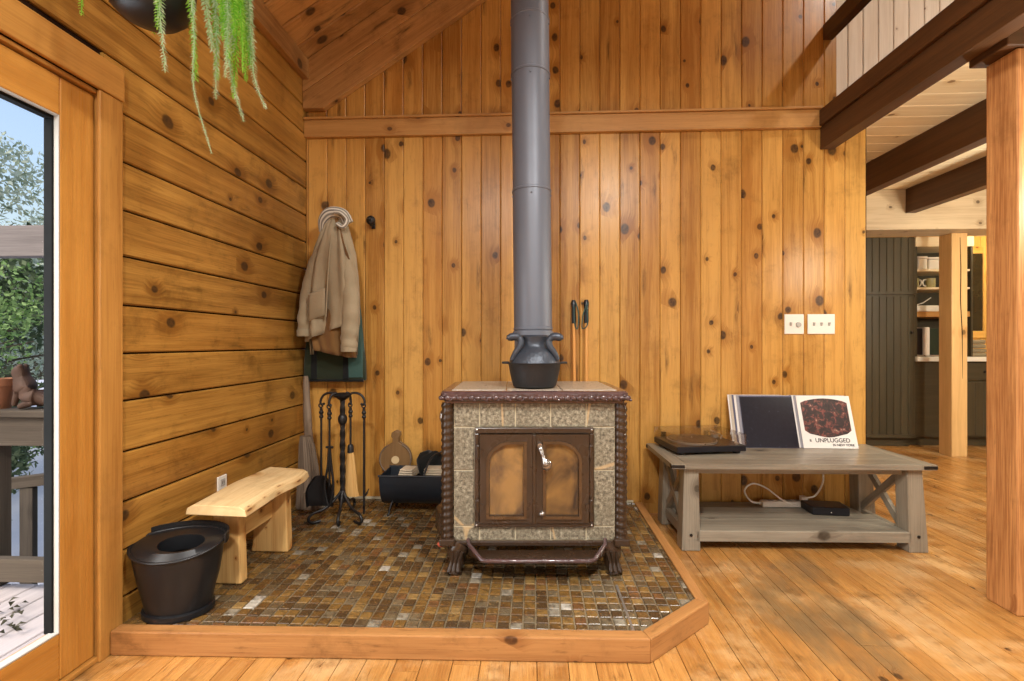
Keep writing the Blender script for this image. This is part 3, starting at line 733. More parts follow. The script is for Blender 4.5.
# stove pipe
PC = (.0, 2.405)
SP = thing('stove_pipe', 'tall grey painted stovepipe rising from the stove to the ceiling', 'stovepipe', (PC[0], PC[1], .8865))
SP.rotation_euler.y = -.0105
def pipe_seg(z0, z1, r, name='pipe_section'):
    m = MB(); m.lathe([(r, z0), (r, z1)], 40, caps=False); m.lathe([(r - .004, z0), (r - .004, z1)], 40, caps=False); return m.build(name, M['pipe'], SP, smooth=40)
pipe_seg(.0, .275, .094, 'pipe_base'); pipe_seg(.275, .96, .0955); pipe_seg(.96, 1.54, .0945); pipe_seg(1.54, 1.81, .0955); pipe_seg(1.81, 2.83, .0945)
for z in (.275, .96, 1.54, 1.81):
    m = MB(); m.lathe([(.0955, z - .007), (.0985, z - .004), (.0985, z + .004), (.0955, z + .007)], 40, caps=False); m.build('seam_band', M['pipe'], SP, smooth=30)
    for k in range(3):
        m = MB(); a = -PI / 2 + (k - 1) * 1.3; m.ball((.098 * math.cos(a), .098 * math.sin(a), z - .03), .004, n=8, k=5); m.build('screw', M['pipe'], SP)
m = MB(); m.lathe([(.094, .235), (.101, .238), (.101, .262), (.094, .265)], 40, caps=False); m.build('lower_collar', M['pipe'], SP, smooth=30)

# kettle (steamer) in front of the pipe
KT = thing('iron_steamer', 'black cast iron steamer pot with two curled dragon handles on top of the stove', 'pot', (.004, 2.213, .8868), .03)
m = MB(); m.lathe([(.085, 0.), (.098, .006), (.105, .03), (.114, .07), (.119, .103), (.124, .112), (.112, .116)], 40); m.build('bowl', M['iron'], KT, smooth=40)
m = MB(); m.lathe([(.117, .114), (.113, .128), (.101, .152), (.084, .172), (.066, .184), (.060, .196), (.062, .215), (.068, .232), (.060, .240)], 40); m.build('lid', M['pot'], KT, smooth=50)
for s in (-1, 1):
    m = MB(); pth = bez([(s * .102, -.055, .128), (s * .086, -.060, .160), (s * .066, -.058, .190), (s * .064, -.055, .215), (s * .085, -.056, .232), (s * .112, -.058, .228), (s * .128, -.060, .222)], 5)
    rad = [.012 + .004 * math.sin(i / len(pth) * PI) + (.003 if 18 < i < 26 else 0) - (.008 if i > 28 else 0) for i in range(len(pth))]; m.tube(pth, rad, 10)
    m.ball((s * .098, -.057, .236), .016, .012, .012, 10, 7); m.build('dragon_handle', M['pot'], KT, smooth=60)
    m = MB(); m.prism([(s * .118, -.03, .108), (s * .15, -.018, .108), (s * .15, .018, .108), (s * .118, .03, .108)], (0, 0, .010)); m.build('lug', M['iron'], KT, bevel=.004)

# ------------------------------------------------------------------ walking poles behind the stove
for i, (px, hh) in enumerate(((.262, 1.36), (.330, 1.362))):
    P = thing('trekking_pole', ('wooden pole with black grip leaning on the wall behind the stove, nearer the stovepipe', 'wooden pole with black grip leaning on the wall behind the stove, farther from the stovepipe')[i], 'walking pole', (px - .004, 2.955, HZ), 0, 'walking poles behind the stove')
    dx = .006 * (1 if i else -1); top = V((dx, .095, hh - HZ)); at = lambda t: V((0, 0, .002)).lerp(top, t)
    m = MB(); m.tube([at(0), at(.93)], .010, 12); m.build('shaft', M['polewood'], P, smooth=60)
    m = MB(); m.tube([at(.885), at(.90), at(.96), at(.985), at(1.)], [.013, .015, .014, .019, .012], 12); m.build('grip', M['blackplastic'], P, smooth=60)
    m = MB(); m.tube(bez([at(.99) + V((.012, -.012, 0)), at(.93) + V((.03 - .05 * i, -.018, 0)), at(.86) + V((.022 - .05 * i, -.016, 0)), at(.88) + V((.006, -.016, 0)), at(.97) + V((.0, -.016, 0))], 5), .004, 6); m.build('wrist_strap', M['teal'], P, smooth=60)
    m = MB(); m.tube([at(.0), at(.02)], .013, 10); m.build('tip', M['blackplastic'], P)

# ------------------------------------------------------------------ coffee table
TB = thing('coffee_table', 'grey washed low wooden table with crossed side braces and a bottom shelf', 'table', (1.383, 2.79, 0), .025)
tx, ty = .676, .255
m = MB()
for k in range(4):
    a = -ty + k * 2 * ty / 4; m.plank((-tx + .075, a + ty / 4, .465), (tx - .075, a + ty / 4, .465), (0, 1, 0), (0, 0, 1), 2 * ty / 4 - .001, .027, .0015)
for s in (-1, 1): m.plank((s * (tx - .037), -ty, .465), (s * (tx - .037), ty, .465), (1, 0, 0), (0, 0, 1), .073, .027, .0015)
m.build('table_top', M['grey'], TB)
for s in (-1, 1):
    for e in (-1, 1):
        m = MB(); yo = e * (ty - .03); q_ = (.018, .118, .130, .052) if s > 0 else (.062, .160, .150, .075); pts = [(s * (tx - q_[0]), 0), (s * (tx - q_[1]), 0), (s * (tx - q_[2]), .437), (s * (tx - q_[3]), .437)]
        m.prism([(a, yo - e * .0, z + .001) for a, z in pts], (0, -e * .085, 0), g=(0, 0, 1)); m.build('leg', M['grey'], TB, bevel=.004)
        m = MB(); m.box(*sorted((s * (tx - .068), s * (tx + .002))), *sorted((e * (ty - .03), e * (ty + .002))), .441, .4585); m.build('corner_bracket', M['bracket'], TB, bevel=.002)
        if e < 0:
            m = MB(); m.tube([(s * (tx - (.07 if s > 0 else .11)), yo + .003, .085), (s * (tx - (.07 if s > 0 else .11)), yo - .004, .085)], .0075, 10); m.build('bolt', M['bracket'], TB)
for e in (-1, 1):
    m = MB(); m.box(-tx + .15, tx - .15, e * (ty - .05) - .012, e * (ty - .05) + .012, .405, .437, 'x'); m.build('apron', M['grey'], TB, bevel=.003)
    m = MB(); m.box(*sorted((e * (tx - .115), e * (tx - .09))), -ty + .116, ty - .116, .405, .437, 'y'); m.build('side_apron', M['grey'], TB, bevel=.003)
    m = MB(); m.box(*sorted((e * (tx - .115), e * (tx - .085))), -ty + .116, ty - .116, .052, .104, 'y'); m.build('side_rail', M['grey'], TB, bevel=.003)
    for q in (-1, 1):
        m = MB(); a, c = V((e * (tx - .098 + .002 * q), -q * (ty - .10), .105)), V((e * (tx - .098 + .002 * q), q * (ty - .10), .405))
        dd = (c - a).normalized(); m.plank(a + V((e * .012, 0, 0)), c + V((e * .012, 0, 0)), dd.cross(V((1, 0, 0))), (e, 0, 0), .036, .022, .002); m.build('cross_brace', M['grey'], TB)
m = MB()
m.plank((-tx + .14, -ty + .075, .108), (tx - .112, -ty + .075, .108), (0, 1, 0), (0, 0, 1), .09, .055, .004)
for k in range(4): xk = tx - (.118 if k < 2 else .157); m.plank((-xk, -ty + .172 + k * .097, .104), (xk, -ty + .172 + k * .097, .104), (0, 1, 0), (0, 0, 1), .0955, .04, .003)
m.build('shelf', M['grey'], TB)

# turntable with clear cover
TT = thing('turntable', 'black record player with a clear dust cover on the grey table', 'record player', (.968, 2.875, .4665), .17)
W2, D2 = .205, .155
m = MB(); m.box(-W2, W2, -D2, D2, .014, .048); m.build('plinth', M['blackplastic'], TT, bevel=.005)
for sx in (-1, 1):
    for sy in (-1, 1):
        m = MB(); m.lathe([(.018, 0), (.022, .004), (.022, .0145)], 16, (sx * .165, sy * .12, 0)); m.build('foot', M['rubber'], TT, smooth=40)
m = MB(); m.lathe([(.138, .0485), (.14, .052), (.14, .060), (.136, .062)], 48, (-.04, 0, 0)); m.lathe([(.004, .062), (.004, .073)], 10, (-.04, 0, 0)); m.build('platter', M['silver'], TT, smooth=40)
m = MB(); m.lathe([(.134, .0621), (.134, .0645)], 48, (-.04, 0, 0)); m.build('rubber_mat', M['vinyl'], TT, smooth=40)
m = MB(); m.lathe([(.022, .0485), (.022, .07)], 20, (.155, .09, 0)); m.tube([(.155, .13, .078), (.155, .09, .078), (.15, .0, .076), (.10, -.07, .072)], [.010, .005, .004, .004], 10); m.build('tonearm', M['silver'], TT, smooth=40)
m = MB(); m.lathe([(.011, .0485), (.011, .058)], 14, (.165, -.12, 0)); m.build('knob', M['silver'], TT, smooth=40)
m = MB(); t_ = .003; z0, z1 = .049, .112
m.box(-W2, W2, -D2, D2, z1 - t_, z1); m.box(-W2, W2, -D2, -D2 + t_, z0, z1 - t_); m.box(-W2, W2, D2 - t_, D2, z0, z1 - t_); m.box(-W2, -W2 + t_, -D2 + t_, D2 - t_, z0, z1 - t_); m.box(W2 - t_, W2, -D2 + t_, D2 - t_, z0, z1 - t_)
m.build('dust_cover', M['acrylic'], TT)
for sx in (-1, 1):
    m = MB(); m.box(sx * .14 - .015, sx * .14 + .015, D2, D2 + .012, .03, .075); m.build('hinge', M['blackplastic'], TT, bevel=.003)

# records
def record(x, yb, lean, mat, label, th=.004, group=None, kind=0):
    o = thing('record_sleeve', label, 'record', (x, yb, .4668), .0, group)
    o.rotation_euler = (-lean, 0, 0)
    m = MB(); m.box(-.1575, .1575, 0, th, 0, .315, 'x'); m.build('sleeve', mat, o, bevel=.0012)
    if kind == 1:
        m = MB(); m.box(-.156, .156, -.0006, .0002, .002, .306, 'x'); m.build('cover_print', M['navy'], o)
    if kind == 2:
        m = MB(); pts = [(-.135, .105)]
        n = 10
        pts += [(-.135 + .270 * k / n, .076 + .012 * math.cos((k / n - .5) * 2 * PI) * -1 + .0) for k in range(1, n)]
        pts += [(.135, .105), (.137, .272)] + [(.137 - .274 * k / n, .277 + .022 * math.sin(k / n * PI)) for k in range(1, n)] + [(-.137, .272)]
        m.prism([(a, -.0008, z) for a, z in pts], (0, .001, 0)); m.build('cover_picture', M['art'], o)
        for txt, px, pz, sz in (('UNPLUGGED', -.085, .036, .034), ('IN NEW YORK', .012, .014, .019), ('R', -.118, .038, .022)):
            cu = bpy.data.curves.new('lettering', 'FONT'); cu.body = txt; cu.size = sz; cu.extrude = .0003; cu.offset = .0004; cu.materials.append(M['ink'])
            tmp = bpy.data.objects.new('lettering', cu); COL.objects.link(tmp); bpy.context.view_layer.update()
            tm = bpy.data.meshes.new_from_object(tmp.evaluated_get(bpy.context.evaluated_depsgraph_get())); bpy.data.objects.remove(tmp)
            to = bpy.data.objects.new('lettering', tm); COL.objects.link(to); to.parent = o; to.location = (px, -.0009, pz); to.rotation_euler = (PI / 2, 0, 0)
    return o
LE = .30
g1, g2 = 'records leaning beside the turntable', 'records leaning behind the white cover'
record(1.418, 2.918, LE, M['sleeve_b'], 'dark navy record sleeve at the front of the first leaning row', .005, g1, 1)
for i, (dx, mt, lb) in enumerate(((-.014, 'sleeve_g', 'grey record sleeve peeking out just behind the dark navy one'), (-.026, 'sleeve', 'white edged record sleeve, second behind the dark navy one'), (-.034, 'sleeve_b', 'blue grey record sleeve, third behind the dark navy one'), (-.048, 'sleeve_t', 'tan record sleeve, fourth behind the dark navy one'), (-.056, 'sleeve', 'white record sleeve resting on the wall at the back of the dark navy row'))):
    record(1.418 + dx, 2.926 + .008 * i, LE - .004 * i, M[mt], lb, .005, g1)
record(1.757, 2.917, LE, M['sleeve'], 'white record sleeve with a dark red stage picture and black lettering', .005, g2, 2)
for i, (dx, mt, lb) in enumerate(((-.008, 'sleeve_g', 'grey record sleeve just behind the white lettered cover'), (-.018, 'sleeve', 'white record sleeve, second behind the lettered cover'), (-.028, 'sleeve_b', 'blue grey record sleeve, third behind the lettered cover'), (-.04, 'sleeve_t', 'tan record sleeve resting on the wall behind the lettered cover'))):
    record(1.757 + dx, 2.926 + .008 * i, LE - .004 * i, M[mt], lb, .005, g2)

# power strip, black box and cables on the shelf
PS = thing('power_strip', 'white power strip with a looping white cord on the table shelf', 'power strip', (1.51, 2.965, .1055), .04)
m = MB(); m.box(-.14, .14, -.025, .025, 0, .035); m.build('body', M['white'], PS, bevel=.008)
m = MB(); m.tube(bez([(-.135, .0, .02), (-.20, -.0, .03), (-.225, .03, .085), (-.17, .04, .125), (-.10, .02, .105), (-.04, -.03, .055), (.01, -.035, .03), (.06, -.034, .012)], 6), .005, 8); m.build('cord', M['white'], PS, smooth=60)
for k in range(4):
    m = MB(); m.box(-.10 + k * .055, -.07 + k * .055, -.012, .012, .0345, .037); m.build('socket', M['gasket'], PS)
m = MB(); m.box(.10, .13, -.018, .018, .035, .06); m.tube(bez([(.13, 0, .05), (.20, .02, .06), (.27, .06, .13), (.285, .085, .22), (.285, .09, .32)], 6), .005, 8); m.build('plug_lead', M['white'], PS, smooth=60, )
BX = thing('router_box', 'flat black electronic box on the table shelf beside the power strip', 'box', (1.70, 2.875, .1055), -.08)
m = MB(); m.prism([(-.10, -.06, 0), (.10, -.06, 0), (.11, .07, 0), (-.11, .07, 0)], (0, 0, .045)); m.build('case', M['blackplastic'], BX, bevel=.006)
m = MB(); m.ball((.0, -.061, .018), .003, n=8, k=5); m.build('indicator', M['white'], BX)

# ------------------------------------------------------------------ switches and outlet
def plate(x, w, n, label, kind):
    o = thing('light_switch', label, 'switch', (x, D - .0005, 1.208))
    m = MB(); m.box(-w / 2, w / 2, -.007, -.0005, -.062, .062); m.build('cover_plate', M['white'], o, bevel=.003)
    for k in range(n):
        c = (k - (n - 1) / 2) * .046
        m = MB()
        if kind == 'dimmer' and k == n - 1: m.lathe([(.016, 0), (.014, .012)], 18); m.X = Matrix.Identity(4); q = m.build('dimmer_knob', M['gasket'], o, smooth=40); q.location = (c, -.007, -.004); q.rotation_euler.x = PI / 2
        else: m.prism([(c - .005, -.007, -.011), (c - .005, -.007, .011), (c - .005, -.018, .009), (c - .005, -.012, -.008)], (.010, 0, 0)); m.build('toggle', M['gasket'], o)
    return o
plate(1.626, .118, 2, 'smaller white switch plate with a dimmer knob on the back wall', 'dimmer')
plate(1.790, .165, 3, 'wider white switch plate with three toggles on the back wall', 't')
o = thing('wall_outlet', 'white outlet plate low on the left wall behind the bench', 'outlet', (XL + .0, 2.224, .40))
m = MB(); m.box(.0005, .008, -.033, .033, -.058, .058); m.build('cover_plate', M['white'], o, bevel=.003)
for z in (-.026, .026):
    m = MB(); m.box(.0079, .0105, -.016, .016, z - .017, z + .017); q = m.build('socket', M['gasket'], o, bevel=.002)
    m = MB(); m.box(.0104, .0108, -.008, -.005, z - .006, z + .008); m.box(.0104, .0108, .005, .008, z - .006, z + .008); m.build('slots', M['dark'], q)

# ------------------------------------------------------------------ bench
BN = thing('rustic_bench', 'small rustic live edge pine bench along the left wall', 'bench', (0, 0, HZ))
ZS = .448 - HZ
left = [(-1.372, 1.846), (-1.385, 2.0), (-1.40, 2.15), (-1.395, 2.25), (-1.39, 2.35), (-1.385, 2.43)]
right = [(-1.135, 1.83), (-1.142, 1.97), (-1.150, 2.10), (-1.138, 2.21), (-1.135, 2.31), (-1.155, 2.40)]
L_, R_ = [bez([(a, b, 0) for a, b in q], 6) for q in (left, right)]
m = MB(); rings = []
for a, b in zip(L_, R_):
    w_ = .003 * math.sin(a.y * 31); rings.append([(a.x - .012 + w_, a.y, ZS - .040), (b.x + .012, b.y, ZS - .040), (b.x + .004 + w_, b.y, ZS - .014), (b.x - .022, b.y, ZS), (a.x + .022, a.y, ZS), (a.x - .004, a.y, ZS - .014)])
m.loft(rings, vs=.5); m.build('seat', M['bench'], BN, bevel=.003)
for (y, x0, x1) in ((1.950, -1.345, -1.232), (2.26, -1.36, -1.195)):
    m = MB(); out = []
    for z, e in ((.001, 0), (.08, .006), (.16, -.006), (.22, .005), (ZS - .041, 0)): out.append((x0 + e, z))
    pts = [(x0 - .004, .001), (x1 + .012, .001), (x1 + .008, .12), (x1 + .002, ZS - .041)] + [(a, z) for a, z in out[::-1][:-1]]
    m.prism([(a, y, z) for a, z in pts], (0, .05, 0), g=(0, 0, 1)); m.build('leg', M['benchleg'], BN, bevel=.006)
m = MB(); m.box(-1.29, -1.255, 2.001, 2.259, .17, .25, 'y'); m.build('stretcher', M['benchleg'], BN, bevel=.005)

# ------------------------------------------------------------------ coal hod
HD = thing('coal_hod', 'black oval steel coal bucket with a hooded top by the bench', 'bucket', (-1.338, 1.755, HZ), .08)
def oval(rx, ry, z, tilt=0, n=48, cx=0, cy=0): return [(cx + rx * math.cos(2 * PI * i / n), cy + ry * math.sin(2 * PI * i / n), z + tilt * math.sin(2 * PI * i / n) ) for i in range(n)]
m = MB(); m.loft([oval(.118, .096, .001), oval(.122, .10, .004), oval(.122, .10, .022), oval(.112, .09, .026)]); m.build('base_ring', M['hod'], HD, smooth=40)
def lip(k, n=48, rx=.16, ry=.122, out=0):      # top rim: high at the back, drawn out to a spout tip at both ends
    a = 2 * PI * k / n; c, s_ = math.cos(a), math.sin(a)
    e = abs(c) ** 3
    return ((rx + out) * c * (1 + .0 * e), (ry + out) * s_, .250 + .020 * s_ + .012 * e)
m = MB(); rim = [lip(k) for k in range(48)]
m.loft([oval(.112, .09, .024), oval(.122, .097, .07), oval(.140, .108, .14), [(p[0] * .955, p[1] * .955, p[2] - .04) for p in rim], rim, [(p[0] + .004 * (1 if p[0] > 0 else -1), p[1], p[2] + .004) for p in rim]], caps=False); m.build('body', M['hod'], HD, smooth=50)
m = MB(); hole = [(.080 * math.cos(2 * PI * k / 48) + .030, .056 * math.sin(2 * PI * k / 48) - .034, .262 + .010 * math.sin(2 * PI * k / 48)) for k in range(48)]
inner = [(p[0], p[1], p[2] - .05) for p in hole]
m.loft([rim, [((a[0] * .5 + c[0] * .5), (a[1] * .5 + c[1] * .5), max(a[2], c[2]) + .006) for a, c in zip(rim, hole)], [(p[0], p[1], p[2] + .006) for p in hole], hole, inner], caps=False); m.build('hood', M['hod'], HD, smooth=50)
m = MB(); m.tube([(p[0] * 1.01, p[1] * 1.01, p[2]) for p in rim] + [rim[0]], .0055, 8, caps=False); m.build('rolled_rim', M['hod'], HD, smooth=60)
m = MB(); bk = [lip(k, out=.012) for k in range(0, 25)]; m.loft([[(p[0], p[1], p[2] - .012), (p[0], p[1], p[2] + .022), (p[0] * .97, p[1] * .97, p[2] + .022), (p[0] * .97, p[1] * .97, p[2] - .012)] for p in bk]); m.build('bail_handle', M['wrought'], HD, smooth=30)

# ------------------------------------------------------------------ fire tools
FT = thing('fire_tool_stand', 'black wrought iron fireplace tool stand with scrolled feet', 'tool stand', (-1.098, 2.715, HZ))
m = MB(); ns = 40; rings = []
for k in range(ns + 1):
    z = .10 + .60 * k / ns; a0 = k * .35; rings.append([((.013 + .003 * (i % 2)) * math.cos(a0 + i * PI / 4), (.013 + .003 * (i % 2)) * math.sin(a0 + i * PI / 4), z) for i in range(8)])
m.loft(rings); m.build('twisted_post', M['wrought'], FT, smooth=30)
for z_, r_ in ((.12, .024), (.57, .026)):
    m = MB(); m.ball((0, 0, z_), r_, r_, r_ * 1.4); m.build('knuckle', M['wrought'], FT, smooth=60)
m = MB(); m.lathe([(.015, .68), (.045, .70), (.05, .71), (.03, .722)], 20); m.build('top_disc', M['wrought'], FT, smooth=60)
for a in (-2.5, -.62, -1.35, 1.57):
    m = MB(); c, s_ = math.cos(a), math.sin(a); k = .8 if abs(a + 1.35) < .1 else 1
    m.tube(bez([(0.006 * c, .006 * s_, .16), (.05 * c * k, .05 * s_ * k, .11), (.10 * c * k, .10 * s_ * k, .075), (.165 * c * k, .165 * s_ * k, .058), (.185 * c * k, .185 * s_ * k, .028), (.16 * c * k, .16 * s_ * k, .009), (.118 * c * k, .118 * s_ * k, .012)], 6), .0085, 8); m.build('scroll_foot', M['wrought'], FT, smooth=60)
HK = [(-.125, .0), (-.055, -.05), (.035, .03), (.125, .0)]
for hx, hy in HK:
    m = MB(); d_ = V((hx, hy, 0)).normalized(); m.tube(bez([(d_.x * .02, d_.y * .02, .70), (hx * .5, hy * .5, .722), (hx * .85, hy * .85, .712), (hx * 1.02, hy * 1.02, .680), (hx * 1.0, hy, .655), (hx * .85, hy * .85, .660)], 5), .007, 8); m.build('hook_arm', M['wrought'], FT, smooth=60)
def tool(name, label, h, low):
    o = thing(name, label, 'fire tool', (-1.098 + HK[h][0], 2.715 + HK[h][1], HZ), 0, 'fire tools hanging on the stand')
    m = MB(); cr = []
    for k in range(17): a = 2 * PI * k / 16; cr.append((.011 * math.sin(a), -.006, .650 + .011 * math.cos(a)))
    m.tube(cr, .004, 8); m.tube([(0, -.004, .640), (0, 0, .625), (0, 0, .59)], [.006, .009, .009], 8); m.ball((0, 0, .61), .013); m.ball((0, 0, .585), .012); m.build('handle', M['wrought'], o, smooth=60)
    m = MB(); m.tube([(0, 0, .60), (0, 0, low)], .0065, 8); m.build('shaft', M['wrought'], o, smooth=60); return o
o = tool('fire_poker', 'black iron poker hanging on the right hook of the tool stand', 3, .06)
m = MB(); m.tube(bez([(0, 0, .075), (0, 0, .05), (.0, 0, .025)], 4), [.0065] * 8 + [.002], 8); m.tube(bez([(0, 0, .13), (.012, 0, .14), (.03, -.002, .175)], 4), [.0065] * 6 + [.004, .003, .002], 8); m.build('hooked_tip', M['wrought'], o, smooth=60)
o = tool('hearth_brush', 'hearth brush with pale straw bristles hanging on the tool stand', 2, .40)
m = MB(); m.loft([[(w_ * math.cos(2 * PI * i / 20), t2 * math.sin(2 * PI * i / 20), z) for i in range(20)] for (w_, t2, z) in ((.012, .011, .40), (.016, .013, .385), (.024, .016, .34), (.034, .017, .25), (.044, .018, .15), (.050, .016, .12))], vs=.3); m.build('bristles', M['straw'], o, smooth=60)
m = MB(); m.lathe([(.014, .37), (.019, .375), (.017, .41), (.011, .42)], 16); m.build('ferrule', M['wrought'], o, smooth=40)
o = tool('ash_shovel', 'black iron ash shovel with a wide blade hanging on the tool stand', 0, .24)
m = MB(); rings = []
for k in range(9):
    t2 = k / 8; z = .245 - .175 * t2; w_ = .03 + .055 * math.sin(min(1, t2 * 1.6) * PI / 2) - .012 * t2 * t2
    rings.append([(-w_, -.030, z), (-w_, -.006, z), (-w_ * .5, .004, z), (w_ * .5, .004, z), (w_, -.006, z), (w_, -.030, z), (w_ - .003, -.030, z), (w_ - .004, -.009, z), (w_ * .5, 0, z), (-w_ * .5, 0, z), (-w_ + .004, -.009, z), (-w_ + .003, -.030, z)])
m.loft(rings); m.build('blade', M['wrought'], o, smooth=40)
o = tool('log_tongs', 'black iron log tongs with a crossbar hanging on the tool stand', 1, .20)
m = MB(); m.tube(bez([(0, 0, .42), (-.012, 0, .30), (-.028, 0, .20), (-.01, 0, .10), (0.004, 0, .09)], 5), .007, 8); m.tube(bez([(0, 0, .42), (.012, 0, .30), (.022, 0, .20), (.006, 0, .10), (-.004, 0, .09)], 5), .007, 8); m.tube([(-.02, 0, .42), (.02, 0, .42)], .007, 8); m.build('jaws', M['wrought'], o, smooth=60)

# old twig broom in the corner
OB = thing('old_broom', 'weathered grey twig broom standing in the corner behind the bench', 'broom', (-1.375, 2.86, HZ))
m = MB(); m.tube(bez([(.005, 0, .10), (.0, .03, .3), (-.035, .075, .55), (-.062, .11, .80)], 5), [.030] * 4 + [.027] * 4 + [.024] * 4 + [.02] * 3 + [.014], 12); m.build('handle', M['weather'], OB, smooth=60)
m = MB(); rr = random.Random(2); rings = []
for (w_, t2, z, ox) in ((.03, .025, .44, -.02), (.045, .032, .38, -.012), (.056, .036, .26, -.004), (.068, .04, .12, 0), (.074, .042, .001, 0)):
    rings.append([(ox + w_ * math.cos(2 * PI * i / 48) * (1 + .09 * (i % 2)), .02 + t2 * math.sin(2 * PI * i / 48) * (1 + .09 * (i % 2)), z) for i in range(48)])
m.loft(rings, vs=.5); m.build('bristles', M['weather'], OB, smooth=30)

# bellows, log basin and papers
BA = thing('log_basin', 'dark blue black metal log basin on small feet behind the stove', 'log holder', (-.655, 2.855, HZ))
m = MB(); rings = []; ro = []; 
def trough(xx):
    o_ = [(xx, .115 * math.cos(a), .236 + .186 * math.sin(a) * (1 if math.sin(a) < 0 else .0)) for a in [PI + k * PI / 14 for k in range(15)]]
    i_ = [(xx, .108 * math.cos(a), .238 + .177 * math.sin(a)) for a in [2 * PI - k * PI / 14 for k in range(15)]]
    return o_ + i_
m.loft([trough(-.24), trough(-.12), trough(0), trough(.12), trough(.24)])
for xx in (-.24, .236): m.prism([(xx, .110 * math.cos(a), .237 + .182 * math.sin(a)) for a in [PI + k * PI / 14 for k in range(15)]], (.004, 0, 0))
m.build('trough', M['basin'], BA, smooth=40)
for s in (-1, 1):
    m = MB(); m.tube([(-.245, s * .113, .238), (.245, s * .113, .238)], .006, 8); m.build('rolled_edge', M['basin'], BA, smooth=60)
for s in (-1, 1):
    for e in (-1, 1):
        m = MB(); m.tube(bez([(s * .17, e * .05, .085), (s * .185, e * .07, .05), (s * .19, e * .085, .012), (s * .20, e * .09, .004)], 4), .007, 8); m.build('foot', M['wrought'], BA, smooth=60)
m = MB(); m.tube(bez([(.02, -.113, .241), (.05, -.06, .325), (.08, .0, .345), (.11, .06, .325), (.14, .113, .241)], 6), .006, 8); m.build('carry_handle', M['wrought'], BA, smooth=60)
for i, (px, w_, zz, yy) in enumerate(((-.745, .09, .300, 2.80), (-.555, .19, .304, 2.80))):
    o = thing('newspaper_bundle', ('small folded newspaper lying in the log basin next to the bellows', 'longer folded newspaper lying in the log basin next to the stove')[i], 'newspaper', (px, yy + .03, zz), .05 * (1 if i else -2), 'newspapers in the log basin')
    m = MB()
    for k in range(4): m.loft([[(xx, -.055 + .004 * k, .012 * k), (xx, .06 - .004 * k, .012 * k), (xx, .064 - .004 * k, .006 + .012 * k), (xx, .06 - .004 * k, .011 + .012 * k), (xx, -.055 + .004 * k, .011 + .012 * k), (xx, -.062 + .004 * k, .006 + .012 * k)] for xx in (-w_ / 2 + .003 * k, 0, w_ / 2 - .002 * k)])
    m.build('pages', M['paper'], o, bevel=.002)
o = thing('cloth_bundle', 'black cloth bundle piled in the log basin behind the newspapers', 'cloth', (-.60, 2.925, .335))
m = MB(); m.loft([[((w_ + .012 * noise.noise(V((math.cos(a) * 2, math.sin(a) * 2, z * 30)))) * math.cos(a), d_ * math.sin(a), z + .012 * math.sin(a * 3)) for a in [2 * PI * k / 28 for k in range(28)]] for w_, d_, z in ((.06, .02, -.07), (.11, .034, -.03), (.12, .036, .03), (.10, .03, .07), (.05, .014, .085))]); m.build('folds', M['strap'], o, smooth=70)
BE = thing('fire_bellows', 'round brown wooden bellows with a pale disc leaning upright on the log basin', 'bellows', (-.868, 2.99, HZ), .05)
m = MB(); yy = -.0; n = 40
ol = [(.098 * math.sin(2 * PI * k / n), .280 - .098 * math.cos(2 * PI * k / n)) for k in range(n)]
ol = [(a, z) for a, z in ol if not (abs(a) < .022 and z > .38)]
full = [(.098 * math.sin(t2), .280 - .098 * math.cos(t2)) for t2 in [(-.86 + k * 1.72 / 30) * PI for k in range(31)]]
neck = [(-.018, .385), (-.018, .41), (-.027, .42), (-.025, .445), (0, .455), (.025, .445), (.027, .42), (.018, .41), (.018, .385)]
# outline from lower left round bottom to lower right, then handle
outl2 = full + [(-a, z) for a, z in neck]
for j, (y0, th) in enumerate(((-.012, .012), (.036, .012))):
    m = MB(); m.prism([(a * (1 if j == 0 else .97), y0, z) for a, z in outl2], (0, th, 0), g=(0, 0, 1)); m.build('paddle', M['bellows'], BE, bevel=.003)
m = MB(); m.prism([(a * .93, .0005, .280 + (z - .280) * .93) for a, z in full], (0, .035, 0)); m.build('leather_gusset', M['strap'], BE)
m = MB(); m.tube([(0, -.012, .275), (0, -.017, .275)], .024, 24); m.build('valve_disc', M['cushion'], BE)
m = MB(); m.tube([(c0[0] * 1.0, -.012, c0[1]) for c0 in full], .005, 6); m.build('edge_band', M['weather'], BE, smooth=60)
m = MB(); m.tube([(0, .018, .185), (0, .018, .09), (0, .018, .004)], [.02, .012, .007], 10); m.build('nozzle', M['iron'], BE, smooth=60)

# ------------------------------------------------------------------ hooks, jacket, cap and bag
def hook(x, z, label):
    o = thing('coat_hook', label, 'coat hook', (x, D, z), 0, 'black iron coat hooks')
    m = MB(); m.box(-.012, .012, -.006, -.0005, -.03, .03); m.build('back_plate', M['wrought'], o, bevel=.003)
    m = MB(); m.tube(bez([(0, -.004, -.012), (0, -.045, -.018), (0, -.075, -.008), (0, -.085, .012)], 5), .007, 8); m.ball((0, -.086, .014), .013); m.build('lower_hook', M['wrought'], o, smooth=60)
    m = MB(); m.tube(bez([(0, -.004, .015), (0, -.03, .022), (0, -.05, .03)], 5), .006, 8); m.ball((0, -.056, .012), .03, .024, .03); m.build('upper_knob', M['wrought'], o, smooth=60); return o
hook(-1.040, 1.862, 'bare black iron hook on the wall to the right of the jacket')
hook(-1.285, 1.90, 'black iron hook holding up the khaki jacket, mostly covered')

